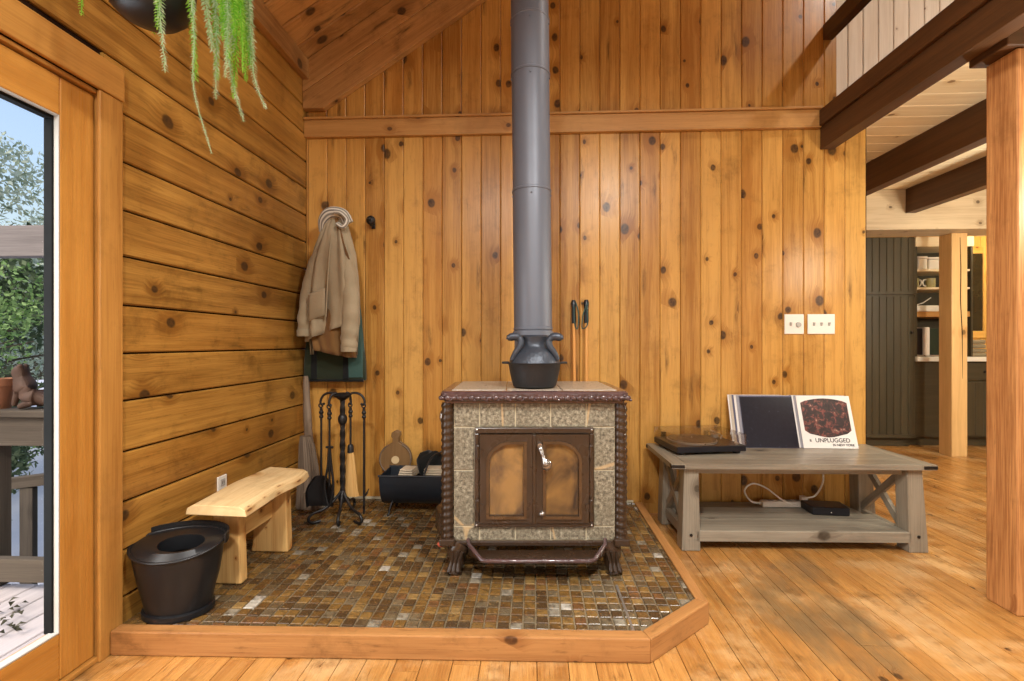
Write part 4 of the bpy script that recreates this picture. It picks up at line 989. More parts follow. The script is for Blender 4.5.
JK = thing('work_jacket', 'khaki canvas work jacket hanging from a hook in the corner', 'jacket', (-1.285, 2.935, 1.90))
JX = -1.285
def jx(u): # picture column measured on the plane of the jacket -> metres from the hook
    a = (u - 512) / 480; return (a * .99899 - .04498) / (a * .04498 + .99899) * 2.90 - JX
def jz(v): return 1.09 + (343 - v) / 480 * 3.0 - 1.90
def jloft(rows, n=96, fold=1., seed=0, zfun=None, open_=True):
    rings = []
    for ri, (v, ul, ur, dep) in enumerate(rows):
        cx, hw = (jx(ul) + jx(ur)) / 2, (jx(ur) - jx(ul)) / 2; ring = []; t2 = ri / (len(rows) - 1)
        for i in range(n):
            a = 2 * PI * i / n; c, s_ = math.cos(a), math.sin(a)
            f_ = 1.1 * fold * (.25 + .75 * t2 ** .6) * min(1, dep / .05) * (.016 * math.sin(a * 7 + seed + t2 * 2) + .011 * math.sin(a * 12 + seed * 2 - t2 * 3) + .012 * noise.noise(V((c * 2.2, s_ * 2.2, t2 * 5 + seed))))
            f_ += .007 * noise.noise(V((c * 4, s_ * 4, t2 * 14 + seed)))
            x_, y_ = cx + (hw + f_ * .35) * math.copysign(abs(c) ** .8, c), (dep + f_) * math.copysign(abs(s_) ** .85, s_)
            z_ = jz(v) + (zfun(x_, s_, t2) if zfun else 0)
            ring.append((x_, y_, z_))
        rings.append(ring)
    return rings
def dense(rows, k=4):
    P = [V((*r, 0)[:4]) for r in rows]; P = [list(r) for r in rows]; out = []
    for i in range(len(P) - 1):
        a0, a1, a2, a3 = P[max(i - 1, 0)], P[i], P[i + 1], P[min(i + 2, len(P) - 1)]
        for q in range(k):
            t2 = q / k; out.append([.5 * ((2 * b) + (c - a) * t2 + (2 * a - 5 * b + 4 * c - d) * t2 * t2 + (3 * b - a - 3 * c + d) * t2 ** 3) for a, b, c, d in zip(a0, a1, a2, a3)])
    out.append(P[-1]); return out
rows = dense([(213, 331, 338, .012), (222, 326, 343, .035), (236, 320, 347, .055), (255, 313, 352, .075), (280, 308, 355, .085), (305, 306, 356, .088), (337, 306, 354, .092)])
hem = lambda x_, s_, t2: (t2 ** 5) * ((.055 * (x_ - jx(306)) / .3) if s_ < .15 else -.02)
m = MB(); m.loft(jloft(rows, fold=1., seed=1.3, zfun=lambda x_, s_, t2: (t2 ** 4) * (-.03 + .115 * max(0, (x_ - jx(306))) / .3) if s_ < .1 else -.11 * t2 ** 4), caps=False); o = m.build('body', M['khaki'], JK, smooth=80)
so_ = o.modifiers.new('thick', 'SOLIDIFY'); so_.thickness = .004
rows = dense([(270, 314, 350, .05), (300, 309, 352, .062), (330, 308, 352, .068), (352, 314, 352, .066)])
m = MB(); m.loft(jloft(rows, fold=.8, seed=4.1, zfun=lambda x_, s_, t2: -(t2 ** 3) * .055 * (x_ - jx(310)) / .26 + .02 * t2), caps=False); o = m.build('lining', M['lining'], JK, smooth=80)
so_ = o.modifiers.new('thick', 'SOLIDIFY'); so_.thickness = .003
def sleeve(path, rads, seed):
    m = MB(); P = bez(path, 8); n = 28; rings = []
    for i, p in enumerate(P):
        t2 = i / (len(P) - 1); k = t2 * (len(rads) - 1); a = int(min(k, len(rads) - 2)); rr_ = rads[a] + (rads[a + 1] - rads[a]) * (k - a)
        wr = .006 * math.sin(t2 * 40 + seed) * (.3 + t2)
        rings.append([(p.x + (rr_ + wr * math.sin(q + seed) + .006 * noise.noise(V((math.cos(q) * 2, math.sin(q) * 2, t2 * 9 + seed)))) * math.cos(q), p.y + (rr_ * .9 + wr) * math.sin(q), p.z + .004 * math.sin(q * 3)) for q in [2 * PI * j / n for j in range(n)]])
    rings.append([(P[-1].x + (v_[0] - P[-1].x) * .8, P[-1].y + (v_[1] - P[-1].y) * .8, v_[2] + .03) for v_ in rings[-1]])
    m.loft(rings, caps=True); return m.build('sleeve', M['khaki'], JK, smooth=80)
sleeve([(jx(325), -.01, jz(238)), (jx(316), -.02, jz(262)), (jx(309), -.03, jz(290)), (jx(306), -.045, jz(318)), (jx(306), -.05, jz(336))], [.03, .050, .049, .043, .038], .4)
sleeve([(jx(341), -.01, jz(240)), (jx(348), -.045, jz(272)), (jx(352), -.06, jz(302)), (jx(351.5), -.07, jz(330)), (jx(351), -.07, jz(351))], [.028, .046, .050, .050, .044], 2.2)
for (uc, vt, vb, yy) in ((351, 344, 351, -.07), (306, 330, 336, -.05)):
    m = MB(); n = 24; m.loft([[(jx(uc) + rr_ * math.cos(2 * PI * i / n), yy + rr_ * .9 * math.sin(2 * PI * i / n), z) for i in range(n)] for rr_, z in ((.0455, jz(vt)), (.048, jz(vt) - .004), (.047, jz(vb) - .002), (.043, jz(vb) - .004))], caps=False); m.build('cuff', M['khaki'], JK, smooth=50)
m = MB(); m.loft([[(jx(314 + 16 * k / 6) , -.102 - .006 * math.sin(k / 6 * PI) - .006 * q, jz(296 + 26 * q) + .006 * k) for k in range(7)] for q in (0, .12, .13, .5, 1.)], closed=False); o = m.build('pocket', M['khaki'], JK, smooth=40); so_ = o.modifiers.new('thick', 'SOLIDIFY'); so_.thickness = .006
m = MB(); m.loft([[(jx(u_) , yy, jz(v_)) , (jx(u_ + 5), yy - .012, jz(v_ + 3)), (jx(u_ + 6), yy - .002, jz(v_ + 8)), (jx(u_ + 2), yy + .012, jz(v_ + 7))] for u_, v_, yy in ((333, 215, -.03), (338, 230, -.055), (342, 243, -.07), (346, 254, -.068))]); o = m.build('collar', M['lining'], JK, smooth=60); o['label'] = 'dark inner collar'
m = MB(); m.tube(bez([(jx(334), -.028, jz(220)), (jx(333), -.08, jz(250)), (jx(332), -.10, jz(285)), (jx(331), -.108, jz(318))], 6), .005, 8, flat=.8); m.build('front_seam', M['khaki'], JK, smooth=60)
# knitted hat over the hook
CP = thing('knit_hat', 'striped white and grey knit hat hung over the jacket on the same hook', 'hat', (-1.285, 2.95, 1.878))
m = MB(); hp = bez([(jx(319), -.02, jz(229)), (jx(322), -.04, jz(219)), (jx(329), -.055, jz(212.5)), (jx(337), -.06, jz(211.5)), (jx(344), -.055, jz(214)), (jx(348), -.045, jz(222))], 6)
m.tube(hp, [.010 + .017 * math.sin(min(1, i / 12) * PI / 2) for i in range(len(hp))], 16, flat=1.3); m.build('crown', M['knit'], CP, smooth=60)
m = MB(); m.tube(bez([(jx(338), -.10, jz(213)), (jx(345), -.105, jz(214)), (jx(349.5), -.09, jz(220)), (jx(346), -.095, jz(227)), (jx(340), -.095, jz(224))], 5), .014, 12); m.build('brim', M['knit'], CP, smooth=60)

BG = thing('canvas_tote', 'dark green canvas log tote hanging behind the khaki jacket', 'bag', (-1.272, 3.025, .85))
def slab(w, z, d): return [(w * math.copysign(abs(math.cos(a)) ** .35, math.cos(a)), d * math.copysign(abs(math.sin(a)) ** .6, math.sin(a)), z) for a in [2 * PI * k / 40 for k in range(40)]]
m = MB(); m.loft([slab(.200, .0, .012), slab(.203, .01, .03), slab(.198, .12, .037), slab(.182, .26, .034), slab(.172, .40, .028), slab(.16, .50, .02), slab(.15, .53, .01)]); m.build('bag_body', M['green'], BG, smooth=60)
m = MB(); m.loft([[(.1, -.038, .02), (.186, -.030, .02), (.197, 0, .02), (.186, .02, .02)], [(.1, -.045, .14), (.188, -.034, .14), (.194, 0, .14), (.18, .02, .14)], [(.11, -.042, .28), (.176, -.036, .28), (.186, 0, .28), (.17, .02, .28)], [(.12, -.034, .46), (.158, -.03, .46), (.168, 0, .46), (.155, .015, .46)]]); m.build('end_gusset', M['teal'], BG, bevel=.004)['label'] = 'lighter teal end panel'
for xx in (-.12, .085):
    m = MB(); m.loft([[(xx - .018, -.041, z), (xx + .018, -.041, z), (xx + .018, -.036, z), (xx - .018, -.036, z)] for z in (.012, .13, .28, .42)]); m.build('strap', M['strap'], BG, bevel=.001)
m = MB(); m.tube(bez([(-.12, -.02, .42), (-.09, -.03, .60), (-.02, -.02, .80), (.005, -.03, 1.035), (.03, -.02, .80), (.075, -.03, .60), (.085, -.02, .42)], 5), .009, 8); m.build('carry_loop', M['strap'], BG, smooth=60)
m = MB(); m.tube([(-.195, -.02, .003), (.192, -.02, .003)], .010, 8); m.build('bottom_bar', M['strap'], BG, smooth=60)

# ------------------------------------------------------------------ hanging fern
PL = thing('hanging_fern', 'bright green trailing fern in a black hanging pot at the top left', 'plant', (-1.125, 1.36, 2.035))
m = MB(); m.lathe([(.035, .0), (.075, .010), (.100, .035), (.113, .08), (.118, .14), (.124, .145), (.124, .16), (.112, .16), (.109, .13)], 36); m.build('pot', M['hod'], PL, smooth=50)
m = MB(); m.lathe([(.005, .145), (.110, .132)], 24); m.build('soil', M['soil'], PL)
ztop = ZC + (-1.125 - XL) * SL - 2.035
m = MB()
for k in range(3):
    a = .4 + k * 2 * PI / 3; m.tube([(.120 * math.cos(a), .120 * math.sin(a), .155), (0, 0, .60)], .003, 6)
m.tube([(0, 0, .60), (0, 0, ztop + .005)], .003, 6); m.build('hanger_wires', M['wrought'], PL)
rr = random.Random(21)
def strand(m, pts, w0=.014, gap=.0075, seg=14, tip=.7):
    P = bez(pts, seg); m.tube(P, [.0022 * (1 - .7 * i / len(P)) for i in range(len(P))], 5, r=(.2, .5))
    L = 0; nxt = 0
    for i in range(1, len(P)):
        d_ = P[i] - P[i - 1]; L0 = L; L += d_.length; t_ = d_.normalized()
        while nxt < L:
            p = P[i - 1].lerp(P[i], (nxt - L0) / max(d_.length, 1e-6)); fr = i / len(P); w_ = w0 * (1 - fr * tip) * rr.uniform(.8, 1.2)
            a0 = rr.random() * 2 * PI
            for q in range(4):
                a = a0 + q * PI / 2; sd = V((math.cos(a), math.sin(a), .15 - .5 * fr)); sd = (sd - t_ * sd.dot(t_) * .6).normalized()
                tn = t_.cross(sd).normalized() * w_ * .24; e_ = p + sd * w_ + t_ * w_ * .5; md = p + sd * w_ * .5 + t_ * w_ * .12
                r = (rr.random(), rr.random()); m.poly([p, md + tn, e_, md - tn], None, r)
            nxt += gap
specs = []
for k in range(15):   # the dense right hand tress
    x0 = rr.uniform(.10, .16); y0 = rr.uniform(-.05, .06); out = rr.uniform(.13, .27)
    specs.append(([(x0 * .5, y0, .13), (x0 * .9, y0, .22), (out * .9, y0 + .01, .17), (out, y0 + .02, .02), (out + rr.uniform(-.015, .02), y0 + .02, -.03 - rr.uniform(0, .20))], rr.uniform(.026, .034), 'fern' if k % 3 else 'fern2'))
specs += [([(.07, -.02, .13), (.10, -.03, .21), (.140, -.03, .12), (.155, -.03, -.06), (.155, -.03, -.22), (.20, -.02, -.40)], .016, 'fern2'),
          ([(.08, .02, .13), (.13, .02, .22), (.195, .02, .13), (.215, .02, -.03), (.235, .02, -.17), (.27, .02, -.29)], .024, 'fern2'),
          ([(.08, .05, .13), (.16, .05, .23), (.25, .05, .15), (.275, .05, -.03), (.285, .05, -.15), (.32, .05, -.24)], .024, 'fern2'),
          ([(.08, .05, .13), (.16, .05, .24), (.25, .05, .16), (.27, .05, .0), (.272, .05, -.12)], .028, 'fern2'),
          ([(.09, .0, .13), (.17, .0, .22), (.255, .0, .15), (.275, .0, -.01), (.28, .0, -.15)], .026, 'fern'),
          ([(.06, -.08, .13), (.11, -.12, .19), (.145, -.145, .09), (.150, -.15, -.06), (.165, -.15, -.235)], .026, 'fern2'),
          ([(.06, -.08, .13), (.10, -.12, .20), (.14, -.145, .12), (.143, -.15, -.02), (.145, -.15, -.12)], .026, 'fern'),
          ([(-.08, -.03, .13), (-.10, -.07, .18), (-.11, -.10, .09), (-.112, -.10, -.045)], .024, 'fern'),
          ([(-.06, .06, .13), (-.09, .11, .22), (-.11, .15, .17), (-.12, .16, .07)], .022, 'fern')]
for k in range(14):    # upright sprays above the pot
    a = rr.random() * 2 * PI; specs.append(([(.04 * math.cos(a), .04 * math.sin(a), .13), (.08 * math.cos(a), .08 * math.sin(a), .27), (.15 * math.cos(a), .15 * math.sin(a), .31), (.20 * math.cos(a), .20 * math.sin(a), .22)], .024, 'fern'))
for pts, w0, mt in specs:
    m = MB(); strand(m, pts, w0); m.build('frond', M[mt], PL)

# ------------------------------------------------------------------ kitchen
KY = 5.20
PA = thing('pantry_cabinet', 'tall olive stained board cabinet beyond the end of the wall', 'cabinet', (3.55, KY, 0))
m = MB(); m.box(-.45, .44, .02, .60, .1, 2.2, 'z'); m.box(-.45, .42, .06, .60, .001, .1, 'x'); m.build('carcass', M['cab'], PA)
for nm, z0, z1 in (('upper', 1.60, 2.19), ('lower', .10, 1.575)):
    m = MB(); x = -.44
    while x < .42: m.plank((x + .036, 0, z0 + .0), (x + .036, 0, z1), (1, 0, 0), (0, -1, 0), .071, .018, .005); x += .073
    m.box(-.445, .43, -.014, .0, z0, z0 + .03, 'x'); m.build('door', M['cab'], PA)
m = MB(); m.lathe([(.008, 0), (.014, .015), (.01, .022)], 14); kq = m.build('knob', M['bracket'], PA, smooth=50); kq.location = (.39, -.001, 1.2); kq.rotation_euler.x = PI / 2
SH = thing('kitchen_shelves', 'dark open shelf unit between the tall cabinet and the pale post', 'shelves', (4.28, KY + .02, 0))
m = MB(); m.box(-.28, .30, .38, .40, .95, 2.1, 'z'); m.box(-.285, -.262, 0, .38, .95, 2.1, 'z'); m.box(.28, .30, 0, .38, .95, 2.1, 'z'); m.build('case', M['cab'], SH)
SZ = (1.42, 1.675, 1.865)
for z in SZ:
    m = MB(); m.box(-.261, .279, .01, .379, z - (.055 if z < 1.5 else .022), z, 'x'); m.build('shelf', M['trim'] if z < 1.5 else M['palewood'], SH)
m = MB(); m.box(-.285, .30, -.012, .38, 2.1, 2.20, 'x'); m.build('top_rail', M['palewood'], SH)
BC = thing('base_cabinet', 'dark base cabinet with drawers under the kitchen counter', 'cabinet', (4.9, KY + .03, 0))
m = MB(); m.box(-.90, 1.1, .02, .6, .1, .895, 'x'); m.box(-.90, 1.1, .08, .6, .001, .1, 'x'); m.build('carcass', M['cab'], BC)
for k in range(4):
    x0 = -.37 + k * .36
    m = MB(); m.box(x0, x0 + .34, 0, .019, .70, .88, 'x'); d_ = m.build('drawer', M['cab'], BC, bevel=.004)
    m = MB(); m.ball((x0 + .17, -.012, .79), .014); m.build('knob', M['bracket'], d_, smooth=60)
    m = MB(); 
    for q in range(4): m.plank((x0 + .0425 + q * .085, 0.002, .12), (x0 + .0425 + q * .085, .002, .68), (1, 0, 0), (0, -1, 0), .083, .016, .005)
    d_ = m.build('door', M['cab'], BC); m = MB(); m.ball((x0 + .30, -.012, .60), .014); m.build('knob', M['bracket'], d_, smooth=60)
ct = MB(); ct.box(4.0, 6.0, KY - .01, 5.845, .897, .945, 'x'); tag(ct.build('countertop', M['whitecer'], bevel=.006), 'white kitchen countertop behind the pale post', 'countertop')
# things on the shelves
def canister(x, z, w, h, label, y=KY + .12):
    o = thing('storage_box', label, 'box', (x, y, z + .0005), 0, 'white boxes on the top shelf')
    m = MB(); m.box(-w / 2, w / 2, -.07, .07, 0, h * .8); m.build('body', M['whitecer'], o, bevel=.01)
    m = MB(); m.box(-w / 2 - .003, w / 2 + .003, -.073, .073, h * .8, h); m.build('lid', M['white'], o, bevel=.008)
canister(4.10, SZ[2], .095, .14, 'white box on the top kitchen shelf beside the tall cabinet'); canister(4.235, SZ[2], .15, .13, 'wider white box on the top kitchen shelf beside the post')
def mug(x, z, label, mt, hs):
    o = thing('mug', label, 'mug', (x, KY + .10, z + .0005), 0, 'mugs on the second shelf')
    m = MB(); m.lathe([(.035, 0), (.042, .008), (.044, .10), (.040, .10), (.037, .012), (.005, .01)], 28); m.build('cup', mt, o, smooth=50)
    m = MB(); m.tube(bez([(hs * .042, 0, .085), (hs * .068, -.0, .085), (hs * .078, 0, .055), (hs * .064, 0, .025), (hs * .042, 0, .02)], 5), .007, 8); m.build('handle', M['whitecer'], o, smooth=60)
M['olive'] = plain('olive glaze', srgb(178, 170, 118), .35, var=.3, nscale=40)
mug(4.045, SZ[1], 'tall olive mug with a white handle on the second kitchen shelf', M['olive'], 1); mug(4.215, SZ[1], 'short speckled mug on the second kitchen shelf next to the post', M['olive'], -1)
o = thing('white_tray', 'white dish holding a pale spoon on the thick lower kitchen shelf', 'dish', (4.13, KY + .11, SZ[0] + .0005))
m = MB(); m.box(-.13, .13, -.08, .08, 0, .065); m.build('dish', M['whitecer'], o, bevel=.012)
o = thing('long_spoon', 'pale spoon resting slantwise on the white dish on the kitchen shelf', 'spoon', (4.14, KY + .10, SZ[0] + .067))
m = MB(); m.tube([(-.06, 0, .010), (.0, 0, .03), (.08, 0, .085)], [.007, .006, .006], 8); m.build('stem', M['whitecer'], o, smooth=60)
m = MB(); m.ball((-.075, 0, .010), .03, .02, .009); m.build('bowl', M['whitecer'], o, smooth=60)
o = thing('coffee_maker', 'black and silver countertop coffee maker under the kitchen shelves', 'coffee maker', (4.135, KY + .16, .9455))
m = MB(); m.box(-.12, -.035, -.11, .1, 0.02, .30); m.build('tank', M['blackplastic'], o, bevel=.008)
m = MB(); m.box(-.033, .022, -.13, .1, .012, .31); m.build('column', M['white'], o, bevel=.008)
m = MB(); m.box(.024, .13, -.11, .1, .02, .30); m.build('side', M['green'], o, bevel=.008); m = MB(); m.box(-.125, .135, -.13, .11, 0, .02); m.build('base', M['silver'], o, bevel=.005)
o = thing('ceramic_jar', 'amber jar under the thick kitchen shelf beside the coffee maker', 'jar', (4.06, KY + .33, .9455))
m = MB(); m.lathe([(.05, 0), (.06, .02), (.06, .30), (.04, .33), (.045, .40)], 24); m.build('jar', M['terracotta'], o, smooth=50)
for i, (z, h, mt) in enumerate(((.9455, .085, 'towel'), (1.032, .095, 'towel'))):
    o = thing('towel_stack', ('folded tan towel on the counter, under the patterned one', 'folded patterned towel topping the pile on the counter')[i], 'towel', (4.66, KY + .22, z))
    m = MB()
    for k in range(2): m.loft([[(xx, -.1, h / 2 * k), (xx, .1, h / 2 * k), (xx, .112, h / 4 + h / 2 * k), (xx, .1, h / 2 - .003 + h / 2 * k), (xx, -.1, h / 2 - .003 + h / 2 * k), (xx, -.112, h / 4 + h / 2 * k)] for xx in (-.15 + .02 * i, 0, .15 - .01 * i)])
    m.build('folds', M[mt], o, bevel=.012)
# framed dark mirror on the kitchen wall
o = thing('framed_mirror', 'dark mirror in a yellow wooden frame on the kitchen wall', 'mirror', (5.05, 5.828, 1.68))
m = MB()
for q in ((-.24, -.16, -.53, .53, 'z'), (.16, .24, -.53, .53, 'z'), (-.16, .16, -.53, -.45, 'x'), (-.16, .16, .45, .53, 'x')): m.box(q[0], q[1], -.025, 0, q[2], q[3], q[4])
m.build('frame', M['yellow'], o, bevel=.004)
M['mirror'] = plain('dark glass', srgb(62, 54, 36), .08, spec=.8, var=.5, nscale=3)
m = MB(); m.box(-.16, .16, -.012, -.002, -.45, .45); m.build('glass', M['mirror'], o)

# ------------------------------------------------------------------ outside the glass door
dk = MB(); x = XL - .11
while x > -7:
    dk.plank((x - .07, -3, -.1), (x - .07, 2.26, -.1), (1, 0, 0), (0, 0, 1), .134, .03, .004); x -= .14
struct(dk.build('deck_floor', M['deck']))
g = MB(); g.box(-40, XL - .3, -12, 45, -1.95, -1.9, 'x'); struct(g.build('ground', M['pavement']))
RL = thing('deck_railing', 'weathered brown deck railing outside the glass door', 'railing', (-1.62, 2.22, -.1))
m = MB(); m.box(-5.2, 0, -.07, .07, .838, .872, 'x'); m.build('top_cap', M['rail'], RL, bevel=.005)
m = MB(); m.box(-5.2, 0, -.045, -.005, .70, .837, 'x'); m.build('top_board', M['rail'], RL, bevel=.004)
m = MB(); m.box(-5.2, 0, -.045, -.005, .05, .16, 'x'); m.build('bottom_board', M['rail'], RL, bevel=.004)
for xx in (-.02, -.50, -.98, -1.46, -1.94):
    m = MB(); m.box(xx - .055, xx + .0, -.003, .06, -.0, .837, 'z'); m.build('baluster', M['rail'], RL, bevel=.004)
SRL = thing('stair_railing', 'lower sloping stair railing seen beyond the deck railing', 'railing', (-2.3, 3.3, -.75))
m = MB(); m.prism([(-3.2, 0, .55), (.55, 0, 1.05), (.55, 0, 1.13), (-3.2, 0, .63)], (0, .08, 0), g=(1, 0, .13)); m.build('handrail', M['rail'], SRL, bevel=.004)
for k in range(13):
    xx = -3.1 + k * .28; zt_ = .55 + (xx + 3.2) * .1333
    m = MB(); m.box(xx, xx + .10, .01, .05, -1.14, zt_ + .005, 'z'); m.build('baluster', M['rail'], SRL, bevel=.004)
FG = thing('animal_figurine', 'small brown seated animal figurine on the deck railing', 'figurine', (-2.43, 2.22, .7725))
def skinfig(name, verts, edges, rads, mat, parent, sub=2):
    me = bpy.data.meshes.new(name); me.from_pydata(verts, edges, []); o = bpy.data.objects.new(name, me); COL.objects.link(o); o.parent = parent; me.materials.append(mat)
    sk = o.modifiers.new('skin', 'SKIN')
    for i, r in enumerate(rads): me.skin_vertices[0].data[i].radius = (r, r)
    me.skin_vertices[0].data[0].use_root = True
    sb = o.modifiers.new('sub', 'SUBSURF'); sb.levels = sub; sb.render_levels = sub; return o
vs_ = [(0, 0, .06), (-.03, 0, .11), (-.05, 0, .155), (-.055, 0, .185), (-.095, 0, .18), (.05, 0, .045), (.10, 0, .03), (.14, 0, .05), (-.05, -.03, .05), (-.055, -.03, .012), (-.05, .03, .05), (-.055, .03, .012), (.03, -.04, .03), (-.02, -.045, .012), (.03, .04, .03), (-.02, .045, .012), (-.04, -.018, .215), (-.04, .018, .215)]
es_ = [(0, 1), (1, 2), (2, 3), (3, 4), (0, 5), (5, 6), (6, 7), (1, 8), (8, 9), (1, 10), (10, 11), (0, 12), (12, 13), (0, 14), (14, 15), (3, 16), (3, 17)]
skinfig('body', vs_, es_, [.045, .04, .026, .03, .016, .04, .016, .01, .014, .012, .014, .012, .022, .013, .022, .013, .008, .008], M['bronze'], FG)
TP = thing('clay_pot', 'terracotta flower pot on the deck railing at the picture edge', 'pot', (-2.60, 2.22, .7725))
m = MB(); m.lathe([(.045, 0), (.065, .11), (.073, .112), (.075, .145), (.066, .145), (.06, .10), (.02, .09)], 28); m.build('pot', M['terracotta'], TP, smooth=40)
m = MB(); m.lathe([(.01, .125), (.064, .12)], 20); m.build('soil', M['soil'], TP)
AR = thing('garden_arbor', 'grey timber arbor beam standing beyond the deck', 'arbor', (-6.0, 4.6, -1.9))
m = MB(); m.box(-3.5, 1.8, -.06, .06, 3.85, 4.16, 'x'); m.build('beam', M['arbor'], AR, bevel=.01)
for xx in (-3.3, 1.66):
    m = MB(); m.box(xx - .07, xx + .07, -.055, .055, 0.001, 3.849, 'z'); m.build('post', M['arbor'], AR, bevel=.01)
def leaves(m, c, rad, n, size, rr, squash=1.):
    c = V(c)
    for _ in range(n):
        d_ = V((rr.gauss(0, 1), rr.gauss(0, 1), rr.gauss(0, 1))).normalized(); p = c + d_ * rad * rr.uniform(.55, 1.05); p.z = c.z + (p.z - c.z) * squash
        a = V((rr.gauss(0, 1), rr.gauss(0, 1), rr.gauss(0, 1))).normalized(); b = a.cross(d_ + V((.01, .02, .03))).normalized(); s_ = size * rr.uniform(.6, 1.4)
        m.poly([p - a * s_, p + b * s_ * .45, p + a * s_, p - b * s_ * .45], None, (rr.random(), rr.random()))
def tree(x, y, h, cr, mt, label, seed, n=5000, size=.09, zb_=-1.9, trunk=.12, group=None):
    rr = random.Random(seed); o = thing('tree', label, 'tree', (x, y, zb_), 0, group)
    m = MB(); m.tube(bez([(0, 0, .001), (.05, .03, h * .3), (-.04, .05, h * .55), (.03, 0, h * .8)], 5), [trunk * (1 - .045 * k) for k in range(16)], 10)
    for k in range(7):
        a = rr.random() * 2 * PI; z0 = h * rr.uniform(.35, .75); m.tube(bez([(0, 0, z0), (cr * .4 * math.cos(a), cr * .4 * math.sin(a), z0 + .3), (cr * .8 * math.cos(a), cr * .8 * math.sin(a), z0 + .5)], 4), [trunk * .3 * (1 - .08 * q) for q in range(9)], 6)
    m.build('trunk', M['bark'], o, smooth=60)
    m = MB()
    for k in range(16):
        a = rr.random() * 2 * PI; q = rr.random() ** .5 * cr; leaves(m, (q * math.cos(a), q * math.sin(a), h * rr.uniform(.3, 1.0)), cr * rr.uniform(.35, .55), n // 16, size, rr, .8)
    m.build('crown', M[mt], o)
tree(-9.4, 7.0, 3.9, 1.5, 'leaf2', 'bright green bush growing beyond the arbor', 31, 10000, .045, trunk=.08)
tree(-11.5, 9.0, 5.4, 2.4, 'leaf3', 'dark leafy tree low behind the deck railing', 32, 9000, .09)
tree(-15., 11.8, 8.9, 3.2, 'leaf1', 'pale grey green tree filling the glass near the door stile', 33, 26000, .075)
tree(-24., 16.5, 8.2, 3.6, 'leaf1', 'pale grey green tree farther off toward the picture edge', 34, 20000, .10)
tree(-7.2, 5.6, 2.55, .8, 'leaf3', 'dark shrub directly behind the figurine', 35, 4000, .05, trunk=.05)
tree(-8.6, 6.0, 3.0, .9, 'leaf3', 'dark shrub under the arbor beam', 36, 4000, .055, trunk=.05)
o = thing('flowering_shrub', 'coral pink blossoms on a shrub behind the deck railing', 'shrub', (-7.6, 5.35, -1.9)); rr = random.Random(8)
m = MB(); m.tube(bez([(0, 0, .001), (.05, 0, 1.2), (0, .05, 2.9)], 5), .03, 8); m.build('stem', M['bark'], o)
m = MB(); leaves(m, (0, 0, 3.15), .22, 500, .035, rr); m.build('blossom', M['coralleaf'], o)
rr = random.Random(4)
for i, (lx, ly, lb) in enumerate(((-2.22, 1.93, 'largest dry leaf cluster on the deck boards near the railing'), (-2.30, 2.02, 'small dry leaf cluster on the deck nearest the railing'), (-2.13, 1.86, 'dry leaf cluster on the deck nearest the door'), (-2.2, 1.75, 'dry leaf cluster on the deck at the picture edge'))):
    m = MB()
    for k in range(7):
        a = rr.random() * 2 * PI; c, s_ = math.cos(a), math.sin(a); L = rr.uniform(.03, .05); b_ = V((lx + rr.uniform(-.04, .04), ly + rr.uniform(-.03, .03), -.095 + .006 * k))
        m.poly([b_, b_ + V((c * L * .5 - s_ * L * .25, s_ * L * .5 + c * L * .25, .014)), b_ + V((c * L, s_ * L, .004)), b_ + V((c * L * .5 + s_ * L * .25, s_ * L * .5 - c * L * .25, .012))], None, (rr.random(), rr.random()))
    tag(m.build('fallen_leaves', M['leafdry']), lb, 'leaves', 'dry leaves on the deck')

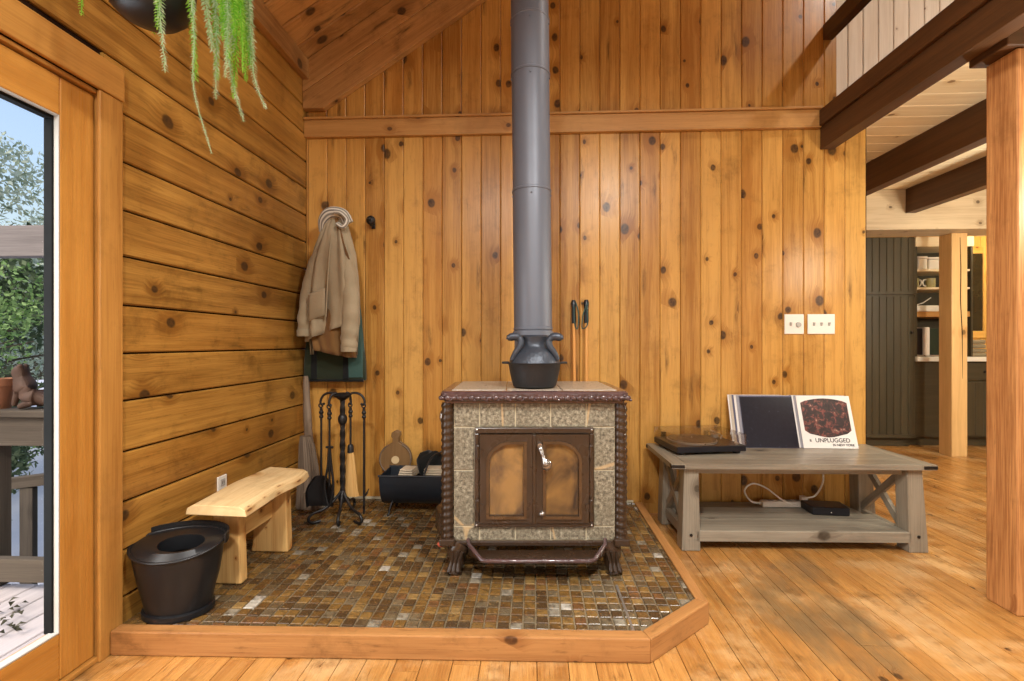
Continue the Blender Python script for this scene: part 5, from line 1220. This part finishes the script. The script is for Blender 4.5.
# ------------------------------------------------------------------ lights, world, camera
def area(name, loc, rot, sx, sy, power, col=(1, 1, 1)):
    l = bpy.data.lights.new(name, 'AREA'); l.shape = 'RECTANGLE'; l.size = sx; l.size_y = sy; l.energy = power; l.color = col
    o = bpy.data.objects.new(name, l); COL.objects.link(o); o.location = loc; o.rotation_euler = rot; return o
def lamp(name, loc, power, rad=.12, col=(1, .86, .68)):
    l = bpy.data.lights.new(name, 'POINT'); l.energy = power; l.shadow_soft_size = rad; l.color = col
    o = bpy.data.objects.new(name, l); COL.objects.link(o); o.location = loc; return o
DAY = (.88, .95, 1.0)
for i, (a, c) in enumerate(wins): area('window_daylight', ((a + c) / 2, YR - .12, 1.45), (PI / 2, 0, 0), c - a, 1.5, 16, DAY)  # fill lights added behind the camera, outside the unseen rear windows
area('door_daylight', (XL - .35, .95, 1.0), (0, -PI / 2, 0), 1.7, 1.1, 22, DAY)
for loc, pw in (((.9, .3, 2.9), 135), ((-.45, -.6, 3.0), 150)):
    o = area('pendant_lamp', loc, (0, 0, 0), .3, .3, pw, (1, .97, .91)); o.data.shape = 'DISK'
lamp('loft_lamp', (2.75, 1.9, 4.3), 105, .06, (1, .95, .88))
lamp('loft_room_lamp', (4.2, 3.2, 4.0), 50, .15, (1, .95, .88))
lamp('dining_lamp', (4.35, 2.5, 1.6), 130, .12, (1, .94, .80))
lamp('hall_lamp', (2.28, 1.85, 1.7), 42, .1, (1, .94, .80))  # fill added out of view to brighten the first plank bay
lamp('counter_lamp', (3.75, 3.4, 1.75), 55, .12, (1, .94, .80))  # another unseen fill, added to brighten the pale soffit planks
lamp('kitchen_lamp', (5.0, 5.05, 2.3), 30, .1, (1, .88, .62))
wd = bpy.data.worlds.new('sky'); sc.world = wd; wd.use_nodes = True
nt = wd.node_tree; bgn = nt.nodes['Background']; sk = nt.nodes.new('ShaderNodeTexSky'); sk.sky_type = 'NISHITA'; sk.sun_disc = False; sk.sun_elevation = math.radians(48); sk.sun_rotation = math.radians(200); sk.air_density = 1.3; sk.dust_density = 5
nt.links.new(sk.outputs[0], bgn.inputs[0]); bgn.inputs[1].default_value = .36
cam = bpy.data.cameras.new('camera'); cam.lens = 480 / 1024 * 36; cam.sensor_width = 36; cam.sensor_fit = 'HORIZONTAL'; cam.shift_y = 2.5 / 1024; cam.clip_start = .02; cam.clip_end = 200
co = bpy.data.objects.new('camera', cam); COL.objects.link(co); co.location = (0, 0, 1.09); co.rotation_euler = (PI / 2, 0, .045)
sc.camera = co
vsn = sc.view_settings; sc.display_settings.display_device = 'sRGB'; vsn.view_transform = 'Standard'; vsn.look = 'None'; vsn.gamma = 1; vsn.use_curve_mapping = False; vsn.exposure = -0.27
sc.cycles.use_denoising = True
sc.cycles.max_bounces = 8; sc.cycles.diffuse_bounces = 5; sc.cycles.transparent_max_bounces = 12; sc.cycles.sample_clamp_indirect = 6
